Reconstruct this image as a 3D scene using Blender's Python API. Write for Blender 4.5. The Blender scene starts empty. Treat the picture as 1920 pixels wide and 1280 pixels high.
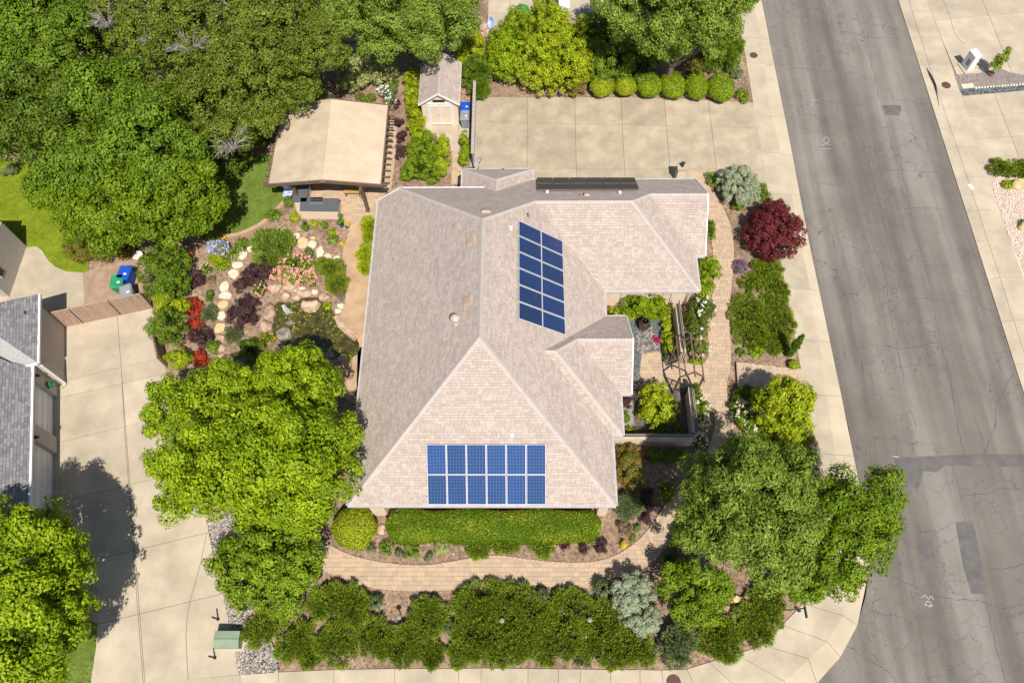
import bpy, bmesh, math, random
import numpy as np
from mathutils import Vector, Matrix
from mathutils.geometry import tessellate_polygon
RN = random.Random(7)
NR = np.random.default_rng(11)
S = bpy.context.scene
COL = S.collection
# ------------------------------------------------------------------ camera (a drone 41 m above the lot)
CF, CTH, CH, CRO, CYA = 1445.093, 0.4649859, 41.45485, -0.0290066, 0.0305507
_c, _s = math.cos(CTH), math.sin(CTH)
_cr, _sr, _cy, _sy = math.cos(CRO), math.sin(CRO), math.cos(CYA), math.sin(CYA)

def G(px, py, z=0.0):
    """world point at height z seen at a photograph pixel (survey helper)"""
    u0 = (px - 960) / CF; v0 = (640 - py) / CF
    u = u0 * _cr - v0 * _sr; v = u0 * _sr + v0 * _cr
    dx, dy, dz = u, _s + v * _c, -_c + v * _s
    t = (CH - z) / -dz
    return Vector((dx * t * _cy - dy * t * _sy, dx * t * _sy + dy * t * _cy, z))

def mpp(px, py, z=0.0):
    """metres per pixel (across, along) there"""
    a = G(px, py, z)
    return (G(px + 10, py, z) - a).length / 10, (G(px, py + 10, z) - a).length / 10

def _rz(v): return Vector((v[0] * _cy - v[1] * _sy, v[0] * _sy + v[1] * _cy, v[2]))
_R, _U, _F = Vector((1, 0, 0)), Vector((0, _c, _s)), Vector((0, _s, -_c))
_X = _rz(_cr * _R + _sr * _U); _Y = _rz(-_sr * _R + _cr * _U); _Z = -_rz(_F)
cam = bpy.data.objects.new('camera', bpy.data.cameras.new('camera'))
COL.objects.link(cam)
cam.matrix_world = Matrix(((_X[0], _Y[0], _Z[0], 0), (_X[1], _Y[1], _Z[1], 0), (_X[2], _Y[2], _Z[2], CH), (0, 0, 0, 1)))
cam.data.sensor_width = 36; cam.data.lens = CF / 1920 * 36
cam.data.clip_start = .5; cam.data.clip_end = 1500
S.camera = cam
# ------------------------------------------------------------------ light
SUN_EL = math.radians(57.5); SH_AZ = math.radians(107)          # shadows fall towards SH_AZ
sd = Vector((-math.cos(SH_AZ) * math.cos(SUN_EL), -math.sin(SH_AZ) * math.cos(SUN_EL), math.sin(SUN_EL)))
W = bpy.data.worlds.new("World"); S.world = W; W.use_nodes = True
nt = W.node_tree; nt.nodes.clear()
sky = nt.nodes.new('ShaderNodeTexSky'); sky.sky_type = 'NISHITA'; sky.sun_disc = False
sky.sun_elevation = SUN_EL; sky.sun_rotation = math.atan2(sd.x, sd.y)
bg = nt.nodes.new('ShaderNodeBackground'); bg.inputs[1].default_value = 0.085
wo = nt.nodes.new('ShaderNodeOutputWorld')
nt.links.new(sky.outputs[0], bg.inputs[0]); nt.links.new(bg.outputs[0], wo.inputs[0])
sl = bpy.data.lights.new('sun', 'SUN'); sl.energy = 5.0; sl.angle = math.radians(.5); sl.color = (1, .955, .885)
so = bpy.data.objects.new('sun', sl); COL.objects.link(so)
so.rotation_euler = sd.to_track_quat('Z', 'Y').to_euler(); so.location = (0, 0, 60)
S.view_settings.view_transform = 'Standard'; S.view_settings.look = 'None'
S.view_settings.gamma = 1; S.view_settings.use_curve_mapping = False
S.view_settings.exposure = 0.22
S.render.engine = 'CYCLES'
S.cycles.max_bounces = 6; S.cycles.transparent_max_bounces = 4

# ------------------------------------------------------------------ materials
def lin(r, g, b):
    f = lambda c: (c / 255 / 12.92) if c / 255 <= .04045 else ((c / 255 + .055) / 1.055) ** 2.4
    return (f(r), f(g), f(b), 1)
MATS = {}
def pm(name, c1, c2=None, scale=2.0, rough=.85, bump=.0, bscale=40, var=False, objr=0.0, c3=None, big=.0, bigscale=.25, spec=.3, metal=0, detail=6, stretch=None, hue=0):
    """procedural surface: c1/c2 mixed by world-space noise (+ per-face 'var', + per-object value, + broad blotches)"""
    if name in MATS: return MATS[name]
    m = bpy.data.materials.new(name); m.use_nodes = True; MATS[name] = m
    n = m.node_tree; N = n.nodes; L = n.links
    b = N['Principled BSDF']; b.inputs['Roughness'].default_value = rough
    b.inputs['Specular IOR Level'].default_value = spec; b.inputs['Metallic'].default_value = metal
    geo = N.new('ShaderNodeNewGeometry'); pos = geo.outputs['Position']
    if stretch:
        mp = N.new('ShaderNodeMapping'); mp.inputs['Rotation'].default_value = (0, 0, stretch[0])
        mp.inputs['Scale'].default_value = (stretch[1], stretch[2], 1); L.new(pos, mp.inputs[0]); spos = mp.outputs[0]
    else: spos = pos
    no = N.new('ShaderNodeTexNoise'); no.inputs['Scale'].default_value = scale; no.inputs['Detail'].default_value = detail
    L.new(spos, no.inputs['Vector'])
    r = N.new('ShaderNodeValToRGB'); L.new(no.outputs['Fac'], r.inputs[0])
    r.color_ramp.elements[0].position = .34; r.color_ramp.elements[1].position = .66
    r.color_ramp.elements[0].color = c1; r.color_ramp.elements[1].color = c2 or c1
    out = r.outputs[0]
    if var:
        at = N.new('ShaderNodeAttribute'); at.attribute_name = 'var'
        r2 = N.new('ShaderNodeValToRGB'); L.new(at.outputs['Fac'], r2.inputs[0])
        r2.color_ramp.elements[0].color = c1; r2.color_ramp.elements[1].color = c2 or c1
        if c3:
            e = r2.color_ramp.elements.new(.5); e.color = c3
        mx = N.new('ShaderNodeMix'); mx.data_type = 'RGBA'; mx.inputs[0].default_value = .7
        L.new(out, mx.inputs[6]); L.new(r2.outputs[0], mx.inputs[7]); out = mx.outputs[2]
    fac = None
    if big:
        n2 = N.new('ShaderNodeTexNoise'); n2.inputs['Scale'].default_value = bigscale; n2.inputs['Detail'].default_value = 5
        n2.inputs['Roughness'].default_value = .65; L.new(spos, n2.inputs['Vector'])
        mr = N.new('ShaderNodeMapRange'); mr.inputs[1].default_value = .3; mr.inputs[2].default_value = .7
        mr.inputs[3].default_value = 1 - big; mr.inputs[4].default_value = 1 + big * .5; L.new(n2.outputs['Fac'], mr.inputs[0]); fac = mr.outputs[0]
    if objr:
        oi = N.new('ShaderNodeObjectInfo'); mr = N.new('ShaderNodeMapRange')
        mr.inputs[3].default_value = 1 - objr; mr.inputs[4].default_value = 1 + objr; L.new(oi.outputs['Random'], mr.inputs[0])
        if fac:
            mu = N.new('ShaderNodeMath'); mu.operation = 'MULTIPLY'; L.new(fac, mu.inputs[0]); L.new(mr.outputs[0], mu.inputs[1]); fac = mu.outputs[0]
        else: fac = mr.outputs[0]
    if fac:
        vm = N.new('ShaderNodeVectorMath'); vm.operation = 'SCALE'; L.new(out, vm.inputs[0]); L.new(fac, vm.inputs['Scale']); out = vm.outputs[0]
    L.new(out, b.inputs['Base Color'])
    if bump:
        n3 = N.new('ShaderNodeTexNoise'); n3.inputs['Scale'].default_value = bscale; n3.inputs['Detail'].default_value = 4; L.new(pos, n3.inputs['Vector'])
        bu = N.new('ShaderNodeBump'); bu.inputs['Strength'].default_value = bump; bu.inputs['Distance'].default_value = .03
        L.new(n3.outputs['Fac'], bu.inputs['Height']); L.new(bu.outputs[0], b.inputs['Normal'])
    return m

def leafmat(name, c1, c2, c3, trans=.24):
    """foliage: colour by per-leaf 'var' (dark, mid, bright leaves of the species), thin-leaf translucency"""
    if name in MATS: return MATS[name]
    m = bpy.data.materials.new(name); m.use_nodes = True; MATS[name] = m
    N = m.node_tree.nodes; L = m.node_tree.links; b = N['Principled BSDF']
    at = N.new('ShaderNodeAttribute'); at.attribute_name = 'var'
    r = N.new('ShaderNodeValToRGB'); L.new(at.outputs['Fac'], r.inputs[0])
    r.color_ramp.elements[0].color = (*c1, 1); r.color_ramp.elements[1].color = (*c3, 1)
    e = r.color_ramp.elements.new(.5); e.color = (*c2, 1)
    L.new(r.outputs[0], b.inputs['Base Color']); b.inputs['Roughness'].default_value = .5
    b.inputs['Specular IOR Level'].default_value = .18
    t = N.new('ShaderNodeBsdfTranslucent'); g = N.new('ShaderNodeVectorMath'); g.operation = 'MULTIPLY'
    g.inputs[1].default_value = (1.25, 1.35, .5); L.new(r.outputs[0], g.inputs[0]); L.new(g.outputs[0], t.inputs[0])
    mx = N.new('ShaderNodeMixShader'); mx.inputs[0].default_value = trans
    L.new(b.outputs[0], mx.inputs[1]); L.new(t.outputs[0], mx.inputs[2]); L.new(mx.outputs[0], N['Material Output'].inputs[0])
    return m

M_soil = pm('bark_mulch', (.22, .14, .09, 1), (.40, .28, .19, 1), 5, .95, .8, 25, big=.35, bigscale=.6)
M_terr = pm('terrain_soil', (.17, .14, .09, 1), (.26, .2, .13, 1), 1, .95)
M_conc = pm('concrete', (.445, .37, .27, 1), (.515, .43, .315, 1), .8, .9, .15, 60, objr=.07, big=.2, bigscale=.5)
M_concy = pm('concrete_stained', (.37, .305, .215, 1), (.46, .38, .27, 1), .7, .9, .15, 60, objr=.07, big=.2, bigscale=1.1, detail=9)
M_concg = pm('concrete_gutter', (.49, .405, .285, 1), (.55, .455, .325, 1), .8, .9, .15, 60, objr=.05, big=.14, bigscale=.5)
M_under = pm('underlay_shade', (.10, .075, .06, 1), (.14, .1, .08, 1), 8)  # underlay darkened so the open slots read as course shadow lines
M_chip = pm('bark_chips', (.11, .065, .04, 1), (.42, .29, .2, 1), 3, .95, var=True, c3=(.28, .18, .12, 1))
M_joint = pm('joint_dirt', (.16, .13, .1, 1), (.2, .16, .12, 1), 3)
M_asph = None
M_tan = pm('tan_concrete', (.43, .28, .165, 1), (.5, .34, .21, 1), 1.2, .9, .15, 50, big=.15, bigscale=.6)
M_pav = pm('paver_stone', (.38, .29, .215, 1), (.56, .40, .25, 1), 6, .9, .3, 40, var=True, c3=(.49, .36, .245, 1))
M_paved = pm('paver_edge', (.42, .31, .2, 1), (.55, .4, .25, 1), 6, .9, .3, 40, var=True)
M_sand = pm('paver_joint_sand', (.25, .19, .12, 1), (.3, .23, .15, 1), 8)
M_shin = pm('shingle', (.395, .315, .265, 1), (.53, .44, .38, 1), 14, .95, .4, 90, var=True, c3=(.465, .38, .325, 1), big=.07, bigscale=.7)
M_cap = pm('ridge_shingle', (.44, .38, .335, 1), (.49, .425, .38, 1), 8, .95, .4, 90, var=True)
M_shing = pm('grey_shingle', (.15, .14, .15, 1), (.32, .3, .3, 1), 10, .95, .4, 90, var=True, c3=(.24, .225, .23, 1))
M_white = pm('white_paint', (.72, .71, .7, 1), (.78, .77, .75, 1), 2, .5)
M_gut = pm('gutter_paint', (.42, .4, .4, 1), (.5, .48, .47, 1), 2, .5)
M_wall = pm('stucco', (.72, .56, .42, 1), (.76, .6, .46, 1), 3, .9, .3, 60)
M_wallg = pm('stucco_grey', (.42, .38, .33, 1), (.47, .42, .37, 1), 3, .9, .3, 60)
M_brown = pm('brown_timber', (.12, .075, .05, 1), (.19, .125, .085, 1), 9, .7)
M_black = pm('black_metal', (.02, .02, .022, 1), (.03, .03, .03, 1), 9, .5)
M_counter = pm('grey_granite', (.085, .095, .105, 1), (.13, .14, .15, 1), 30, .45)
M_wood = pm('bench_wood', (.4, .22, .08, 1), (.5, .3, .12, 1), 9, .6)
M_steel = pm('steel', (.4, .4, .4, 1), (.5, .5, .5, 1), 9, .35, metal=.7)
M_iron = pm('rusty_iron', (.09, .04, .03, 1), (.15, .07, .05, 1), 9, .7, .3)
M_trunk = pm('bark', (.12, .09, .065, 1), (.2, .155, .12, 1), 9, .95, .6, 30)
M_twig = pm('bare_twig', (.27, .23, .2, 1), (.42, .37, .33, 1), 9, .95)
M_rock = pm('tan_rock', (.33, .21, .14, 1), (.58, .43, .30, 1), 3, .9, .6, 12, objr=.12)
M_rockd = pm('grey_rock', (.16, .14, .12, 1), (.33, .28, .23, 1), 3, .9, .6, 12, objr=.15)
M_flag = pm('cream_flagstone', (.6, .5, .36, 1), (.74, .64, .48, 1), 3, .9, .4, 20, objr=.08)
M_flagt = pm('tan_flagstone', (.58, .4, .2, 1), (.66, .5, .29, 1), 3, .9, .4, 20)
M_peb = pm('pebbles', (.15, .14, .14, 1), (.6, .52, .43, 1), 3, .85, var=True, c3=(.3, .24, .2, 1))
M_pebg = pm('slate_gravel', (.07, .085, .095, 1), (.3, .31, .3, 1), 3, .85, var=True, c3=(.14, .16, .17, 1))
M_pebw = pm('pale_gravel', (.62, .46, .36, 1), (.85, .74, .63, 1), 9, .9, var=True, bump=.8, bscale=30)
M_pebp = pm('mauve_gravel', (.26, .21, .19, 1), (.36, .3, .27, 1), 9, .9, bump=.8, bscale=30)
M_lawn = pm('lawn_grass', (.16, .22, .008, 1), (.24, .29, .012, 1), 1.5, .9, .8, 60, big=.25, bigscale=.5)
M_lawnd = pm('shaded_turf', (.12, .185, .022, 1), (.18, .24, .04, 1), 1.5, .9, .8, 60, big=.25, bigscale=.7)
M_green = pm('green_enamel', (.19, .25, .16, 1), (.22, .29, .19, 1), 2, .55)
M_blueb = pm('blue_plastic', (.01, .07, .42, 1), (.015, .09, .5, 1), 2, .5)
M_grnb = pm('green_plastic', (.02, .24, .1, 1), (.03, .3, .13, 1), 2, .5)
M_gryb = pm('grey_plastic', (.22, .24, .26, 1), (.28, .3, .32, 1), 2, .5)
M_teal = pm('teal_glaze', (.05, .3, .24, 1), (.08, .38, .3, 1), 4, .3)
M_blueg = pm('cobalt_glaze', (.02, .05, .22, 1), (.04, .09, .3, 1), 4, .3)
M_terra = pm('white_glaze', (.65, .6, .55, 1), (.75, .7, .66, 1), 4, .4)
M_pflow = pm('pale_petals', (.8, .78, .7, 1), (.8, .62, .55, 1), 4, .7)
M_fence = pm('fence_board', (.36, .24, .17, 1), (.47, .33, .25, 1), 8, .9, .3, 30, objr=.1)
M_bluesign = pm('dark_teal_sign', (.01, .05, .07, 1), (.015, .06, .08, 1), 4, .4)
M_fab = pm('blue_cushion', (.15, .3, .6, 1), (.7, .72, .75, 1), 9, .8)
M_paint = pm('road_paint', (.5, .49, .47, 1), (.3, .28, .26, 1), 14, .8)
M_yell = pm('yellow_petals', (.75, .5, .02, 1), (.8, .6, .05, 1), 4, .7)

def asphalt():
    m = bpy.data.materials.new('asphalt'); m.use_nodes = True; N = m.node_tree.nodes; L = m.node_tree.links; b = N['Principled BSDF']
    b.inputs['Roughness'].default_value = .92; b.inputs['Specular IOR Level'].default_value = .2
    g = N.new('ShaderNodeNewGeometry')
    def noise(sc, vec, det=5, ro=.6):
        n = N.new('ShaderNodeTexNoise'); n.inputs['Scale'].default_value = sc; n.inputs['Detail'].default_value = det; n.inputs['Roughness'].default_value = ro
        L.new(vec, n.inputs['Vector']); return n.outputs['Fac']
    def ramp(v, p0, c0, p1, c1):
        r = N.new('ShaderNodeValToRGB'); L.new(v, r.inputs[0]); e = r.color_ramp.elements
        e[0].position = p0; e[0].color = c0; e[1].position = p1; e[1].color = c1; return r.outputs[0]
    def mix(mode, f, a, c):
        x = N.new('ShaderNodeMix'); x.data_type = 'RGBA'; x.blend_type = mode
        if isinstance(f, float): x.inputs[0].default_value = f
        else: L.new(f, x.inputs[0])
        L.new(a, x.inputs[6])
        if isinstance(c, tuple): x.inputs[7].default_value = c
        else: L.new(c, x.inputs[7])
        return x.outputs[2]
    a = G(1440, 65) ; c = G(1575, 730); ang = math.atan2((a - c).y, (a - c).x)
    mp = N.new('ShaderNodeCombineXYZ')
    for i_, (vx, vy) in enumerate(((math.cos(ang) * .035, math.sin(ang) * .035), (-math.sin(ang) * .6, math.cos(ang) * .6))):
        dt = N.new('ShaderNodeVectorMath'); dt.operation = 'DOT_PRODUCT'; dt.inputs[1].default_value = (vx, vy, 0); L.new(g.outputs[0], dt.inputs[0]); L.new(dt.outputs['Value'], mp.inputs[i_])
    base = ramp(noise(.35, g.outputs[0]), .3, (.225, .20, .174, 1), .7, (.285, .256, .225, 1))
    streak = ramp(noise(1.4, mp.outputs[0], 4), .38, (.72, .71, .70, 1), .58, (1, 1, 1, 1))
    col = mix('MULTIPLY', .85, base, streak)
    mp2 = N.new('ShaderNodeVectorMath'); mp2.operation = 'SCALE'; mp2.inputs['Scale'].default_value = .33; L.new(mp.outputs[0], mp2.inputs[0])
    lane = ramp(noise(1.5, mp2.outputs[0], 2), .42, (.74, .73, .72, 1), .58, (1, 1, 1, 1)); col = mix('MULTIPLY', 1.0, col, lane)
    worn = ramp(noise(1.1, g.outputs[0], 8, .75), .6, (0, 0, 0, 1), .72, (1, 1, 1, 1))
    wm = N.new('ShaderNodeMath'); wm.operation = 'MULTIPLY'; L.new(worn, wm.inputs[0])
    st2 = ramp(noise(2.2, mp.outputs[0], 3), .5, (0, 0, 0, 1), .62, (1, 1, 1, 1)); L.new(st2, wm.inputs[1])
    col = mix('MIX', wm.outputs[0], col, (.30, .24, .185, 1))
    grain = ramp(noise(28, g.outputs[0], 3), .3, (.8, .8, .8, 1), .7, (1.12, 1.12, 1.12, 1)); col = mix('MULTIPLY', 1.0, col, grain)
    # hairline alligator cracks where the surface has aged
    v = N.new('ShaderNodeTexVoronoi'); v.feature = 'DISTANCE_TO_EDGE'; v.inputs['Scale'].default_value = .8
    wv = N.new('ShaderNodeVectorMath'); wv.operation = 'ADD'; nn = N.new('ShaderNodeTexNoise'); nn.inputs['Scale'].default_value = 1.5; L.new(g.outputs[0], nn.inputs['Vector'])
    L.new(g.outputs[0], wv.inputs[0]); L.new(nn.outputs['Color'], wv.inputs[1]); L.new(wv.outputs[0], v.inputs['Vector'])
    cr = ramp(v.outputs['Distance'], .004, (1, 1, 1, 1), .018, (0, 0, 0, 1))
    zone = ramp(noise(.16, g.outputs[0], 3), .44, (0, 0, 0, 1), .54, (1, 1, 1, 1))
    zm = N.new('ShaderNodeMath'); zm.operation = 'MULTIPLY'; L.new(cr, zm.inputs[0]); L.new(zone, zm.inputs[1])
    z2 = N.new('ShaderNodeMath'); z2.operation = 'MULTIPLY'; z2.inputs[1].default_value = .75; L.new(zm.outputs[0], z2.inputs[0])
    col = mix('MIX', z2.outputs[0], col, (.1, .09, .08, 1))
    L.new(col, b.inputs['Base Color'])
    bu = N.new('ShaderNodeBump'); bu.inputs['Strength'].default_value = .4; bu.inputs['Distance'].default_value = .02
    L.new(noise(60, g.outputs[0], 2), bu.inputs['Height']); L.new(bu.outputs[0], b.inputs['Normal'])
    return m
M_asph = asphalt()
M_patch = pm('asphalt_patch', (.13, .12, .112, 1), (.155, .142, .13, 1), 2, .9, .4, 50, big=.15, bigscale=1)
M_crack = pm('crack_tar', (.075, .068, .06, 1), (.11, .1, .09, 1), 4, .9)

# ------------------------------------------------------------------ mesh helpers
def tagset(o, label=None, cat=None, group=None, kind=None):
    if label: o['label'] = label
    if cat: o['category'] = cat
    if group: o['group'] = group
    if kind: o['kind'] = kind
    return o

def raw(name, V, Fc, mat, parent=None, loc=None, var=None, smooth=False, **t):
    """V in world coordinates; stored relative to the thing's base"""
    base = Vector(loc) if loc is not None else (Vector(parent['_o']) if parent and '_o' in parent else Vector((0, 0, 0)))
    me = bpy.data.meshes.new(name)
    if isinstance(V, np.ndarray) and isinstance(Fc, np.ndarray):
        V = (V - np.array(base)).astype(np.float32); k = Fc.shape[1]; nf = len(Fc)
        me.vertices.add(len(V)); me.vertices.foreach_set('co', V.ravel())
        me.loops.add(nf * k); me.loops.foreach_set('vertex_index', Fc.astype(np.int32).ravel())
        me.polygons.add(nf); me.polygons.foreach_set('loop_start', np.arange(0, nf * k, k, dtype=np.int32))
        me.update(calc_edges=True)
    else:
        me.from_pydata([tuple(Vector(v) - base) for v in V], [], Fc)
        me.validate(); me.update()
    if var is not None and len(var) == len(me.polygons):
        a = me.attributes.new('var', 'FLOAT', 'FACE'); a.data.foreach_set('value', np.asarray(var, dtype=np.float32))
    if smooth: me.polygons.foreach_set('use_smooth', [True] * len(me.polygons))
    me.materials.append(mat)
    o = bpy.data.objects.new(name, me); COL.objects.link(o)
    if parent is not None:
        o.parent = parent; o['_o'] = list(base)
    else:
        o.location = base; o['_o'] = list(base)
    return tagset(o, **t)

def thing(name, loc, label, cat, group=None):
    e = bpy.data.objects.new(name, None); e.empty_display_size = .3; COL.objects.link(e)
    e.location = loc; e['_o'] = list(loc)
    return tagset(e, label, cat, group)

class MB:
    def __init__(s): s.V = []; s.F = []; s.a = []
    def add(s, V, F, v=.5):
        n = len(s.V); s.V += [Vector(x) for x in V]; s.F += [tuple(i + n for i in f) for f in F]; s.a += [v] * len(F); return s
    def box(s, c, d, rz=0, v=.5, taper=1.0):
        x, y, z = d[0] / 2, d[1] / 2, d[2]; cs, sn = math.cos(rz), math.sin(rz); V = []
        for zz, k in ((0, 1), (z, taper)):
            for a, b in ((-x, -y), (x, -y), (x, y), (-x, y)):
                V.append((c[0] + (a * cs - b * sn) * k, c[1] + (a * sn + b * cs) * k, c[2] + zz))
        return s.add(V, [(0, 3, 2, 1), (4, 5, 6, 7), (0, 1, 5, 4), (1, 2, 6, 5), (2, 3, 7, 6), (3, 0, 4, 7)], v)
    def tube(s, pts, radii, n=6, v=.5, cap=True):
        pts = [Vector(p) for p in pts]; rings = []
        for i, p in enumerate(pts):
            d = (pts[min(i + 1, len(pts) - 1)] - pts[max(i - 1, 0)]).normalized()
            a = d.orthogonal().normalized() if abs(d.z) < .99 else Vector((1, 0, 0)); b = d.cross(a).normalized(); a = b.cross(d).normalized()
            r = radii[i] if hasattr(radii, '__len__') else radii
            rings.append([p + (a * math.cos(t) + b * math.sin(t)) * r for t in [2 * math.pi * k / n for k in range(n)]])
        V = [q for r in rings for q in r]; F = []
        for i in range(len(rings) - 1):
            for k in range(n): F.append((i * n + k, i * n + (k + 1) % n, (i + 1) * n + (k + 1) % n, (i + 1) * n + k))
        if cap: F.append(tuple(range(n - 1, -1, -1))); F.append(tuple(range((len(rings) - 1) * n, len(rings) * n)))
        return s.add(V, F, v)
    def lathe(s, c, prof, n=14, v=.5):
        return s.tube([(c[0], c[1], c[2] + z) for r, z in prof], [r for r, z in prof], n, v)
    def bar(s, a, b, w, h, v=.5):
        """rectangular bar between two points"""
        a = Vector(a); b = Vector(b); d = (b - a).normalized(); sd_ = d.cross(Vector((0, 0, 1)))
        sd_ = sd_.normalized() if sd_.length > 1e-3 else Vector((1, 0, 0)); up = sd_.cross(d).normalized()
        V = [p + sd_ * x * w / 2 + up * y * h / 2 for p in (a, b) for x, y in ((-1, -1), (1, -1), (1, 1), (-1, 1))]
        return s.add(V, [(3, 2, 1, 0), (4, 5, 6, 7), (0, 1, 5, 4), (1, 2, 6, 5), (2, 3, 7, 6), (3, 0, 4, 7)], v)
    def build(s, name, mat, parent=None, smooth=False, loc=None, **t):
        return raw(name, s.V, s.F, mat, parent, loc, s.a, smooth, **t)

def area2(P): return sum(P[i][0] * P[(i + 1) % len(P)][1] - P[(i + 1) % len(P)][0] * P[i][1] for i in range(len(P))) / 2
def ccw(P): return list(P) if area2(P) > 0 else list(P)[::-1]
def cliph(P, p, n, keep=0.0):
    """part of polygon P with (q-p).n >= keep"""
    out = []; k = len(P)
    for i in range(k):
        a, b = P[i], P[(i + 1) % k]
        da = (a[0] - p[0]) * n[0] + (a[1] - p[1]) * n[1] - keep; db = (b[0] - p[0]) * n[0] + (b[1] - p[1]) * n[1] - keep
        if da >= 0: out.append(a)
        if (da >= 0) != (db >= 0):
            t = da / (da - db); out.append((a[0] + (b[0] - a[0]) * t, a[1] + (b[1] - a[1]) * t))
    return out
def prism(P, z0, z1):
    P = ccw([(p[0], p[1]) for p in P]); n = len(P)
    V = [(x, y, z1) for x, y in P] + [(x, y, z0) for x, y in P]
    tri = tessellate_polygon([[Vector((x, y, 0)) for x, y in P]])
    F = []
    for t in tri:
        a, b, c = [P[i] for i in t]
        F.append(tuple(t) if (b[0] - a[0]) * (c[1] - a[1]) - (c[0] - a[0]) * (b[1] - a[1]) > 0 else tuple(t)[::-1])
    for i in range(n): F.append((i, i + n, (i + 1) % n + n, (i + 1) % n))
    return V, F
def gp(pts, z=0.0): return [tuple(G(x, y, z)[:2]) for x, y in pts]
def smoothpoly(P, k=4, closed=True):
    n = len(P); out = []
    for i in range(n if closed else n - 1):
        p0, p1, p2, p3 = (P[(i - 1) % n] if closed or i > 0 else P[0]), P[i], P[(i + 1) % n], (P[(i + 2) % n] if closed or i + 2 < n else P[-1])
        for j in range(k):
            t = j / k
            out.append(tuple(.5 * ((2 * p1[a]) + (-p0[a] + p2[a]) * t + (2 * p0[a] - 5 * p1[a] + 4 * p2[a] - p3[a]) * t * t + (-p0[a] + 3 * p1[a] - 3 * p2[a] + p3[a]) * t ** 3) for a in (0, 1)))
    if not closed: out.append(P[-1])
    return out
def sheet(name, P, z, th, mat, parent=None, **t):
    V, F = prism(P, z - th, z); return raw(name, V, F, mat, parent, **t)
def inset(P, d):
    """shrink a convex-ish polygon"""
    P = ccw(P); Q = P
    for i in range(len(P)):
        a, b = P[i], P[(i + 1) % len(P)]; e = (b[0] - a[0], b[1] - a[1]); l = math.hypot(*e)
        if l < 1e-4: continue
        if len(P) <= 12: Q = cliph(Q, a, (-e[1] / l, e[0] / l), d)
    return Q
def slabs(name, poly, lines, z, mat, gap=.012, minarea=.12, label=None, piece='slab'):
    """a concrete area: base in the joints, every slab between the control joints a child"""
    base = sheet(name, poly, z - .035, .1, M_joint, kind='structure')
    cells = [ccw(poly)]
    for a, b in lines:
        d = (b[0] - a[0], b[1] - a[1]); l = math.hypot(*d); n = (-d[1] / l, d[0] / l); nx = []
        for c in cells:
            p = cliph(c, a, n, gap); q = cliph(c, a, (-n[0], -n[1]), gap)
            full = min(abs(area2(p)) if len(p) > 2 else 0, abs(area2(q)) if len(q) > 2 else 0) < .02
            if full: nx.append(c)
            else: nx += [p, q]
        cells = nx
    for c in cells:
        if abs(area2(c)) > minarea: sheet(piece, c, z, .06, mat, base)
    return base

def stones(name, poly, n, r0, r1, z, mat, parent=None, flat=.6, **t):
    """countless small stones as one mesh"""
    P = ccw(poly); xs = [p[0] for p in P]; ys = [p[1] for p in P]
    pts = []
    while len(pts) < n:
        q = NR.random((4000, 2)) * (max(xs) - min(xs), max(ys) - min(ys)) + (min(xs), min(ys))
        ins = np.zeros(len(q), bool); k = len(P)
        for i in range(k):
            x1, y1 = P[i]; x2, y2 = P[(i + 1) % k]
            c = (y1 > q[:, 1]) != (y2 > q[:, 1])
            if y1 != y2: ins ^= c & (q[:, 0] < (x2 - x1) * (q[:, 1] - y1) / (y2 - y1) + x1)
        pts += list(q[ins])
    c = np.array(pts[:n]); r = NR.uniform(r0, r1, n); th = NR.uniform(0, 6.28, n)
    u = np.array([(1, 0, 0), (.3, .95, 0), (-.8, .6, 0), (-.8, -.6, 0), (.3, -.95, 0), (.05, .05, 1), (0, 0, -.5)])
    st = NR.uniform(.65, 1, (n, 1)); X = u[None, :, 0] * r[:, None]; Y = u[None, :, 1] * r[:, None] * st; Z = u[None, :, 2] * r[:, None] * flat
    cs, sn = np.cos(th)[:, None], np.sin(th)[:, None]
    V = np.stack([X * cs - Y * sn + c[:, :1], X * sn + Y * cs + c[:, 1:2], Z + z + r[:, None] * .25], -1) + NR.normal(0, .1, (n, 7, 1)) * r[:, None, None]
    f = np.array([(i, (i + 1) % 5, 5) for i in range(5)] + [((i + 1) % 5, i, 6) for i in range(5)])
    F = (f[None] + (np.arange(n) * 7)[:, None, None]).reshape(-1, 3)
    return raw(name, V.reshape(-1, 3), F, mat, parent, var=np.repeat(NR.random(n), 10), kind='stuff', **t)

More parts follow.
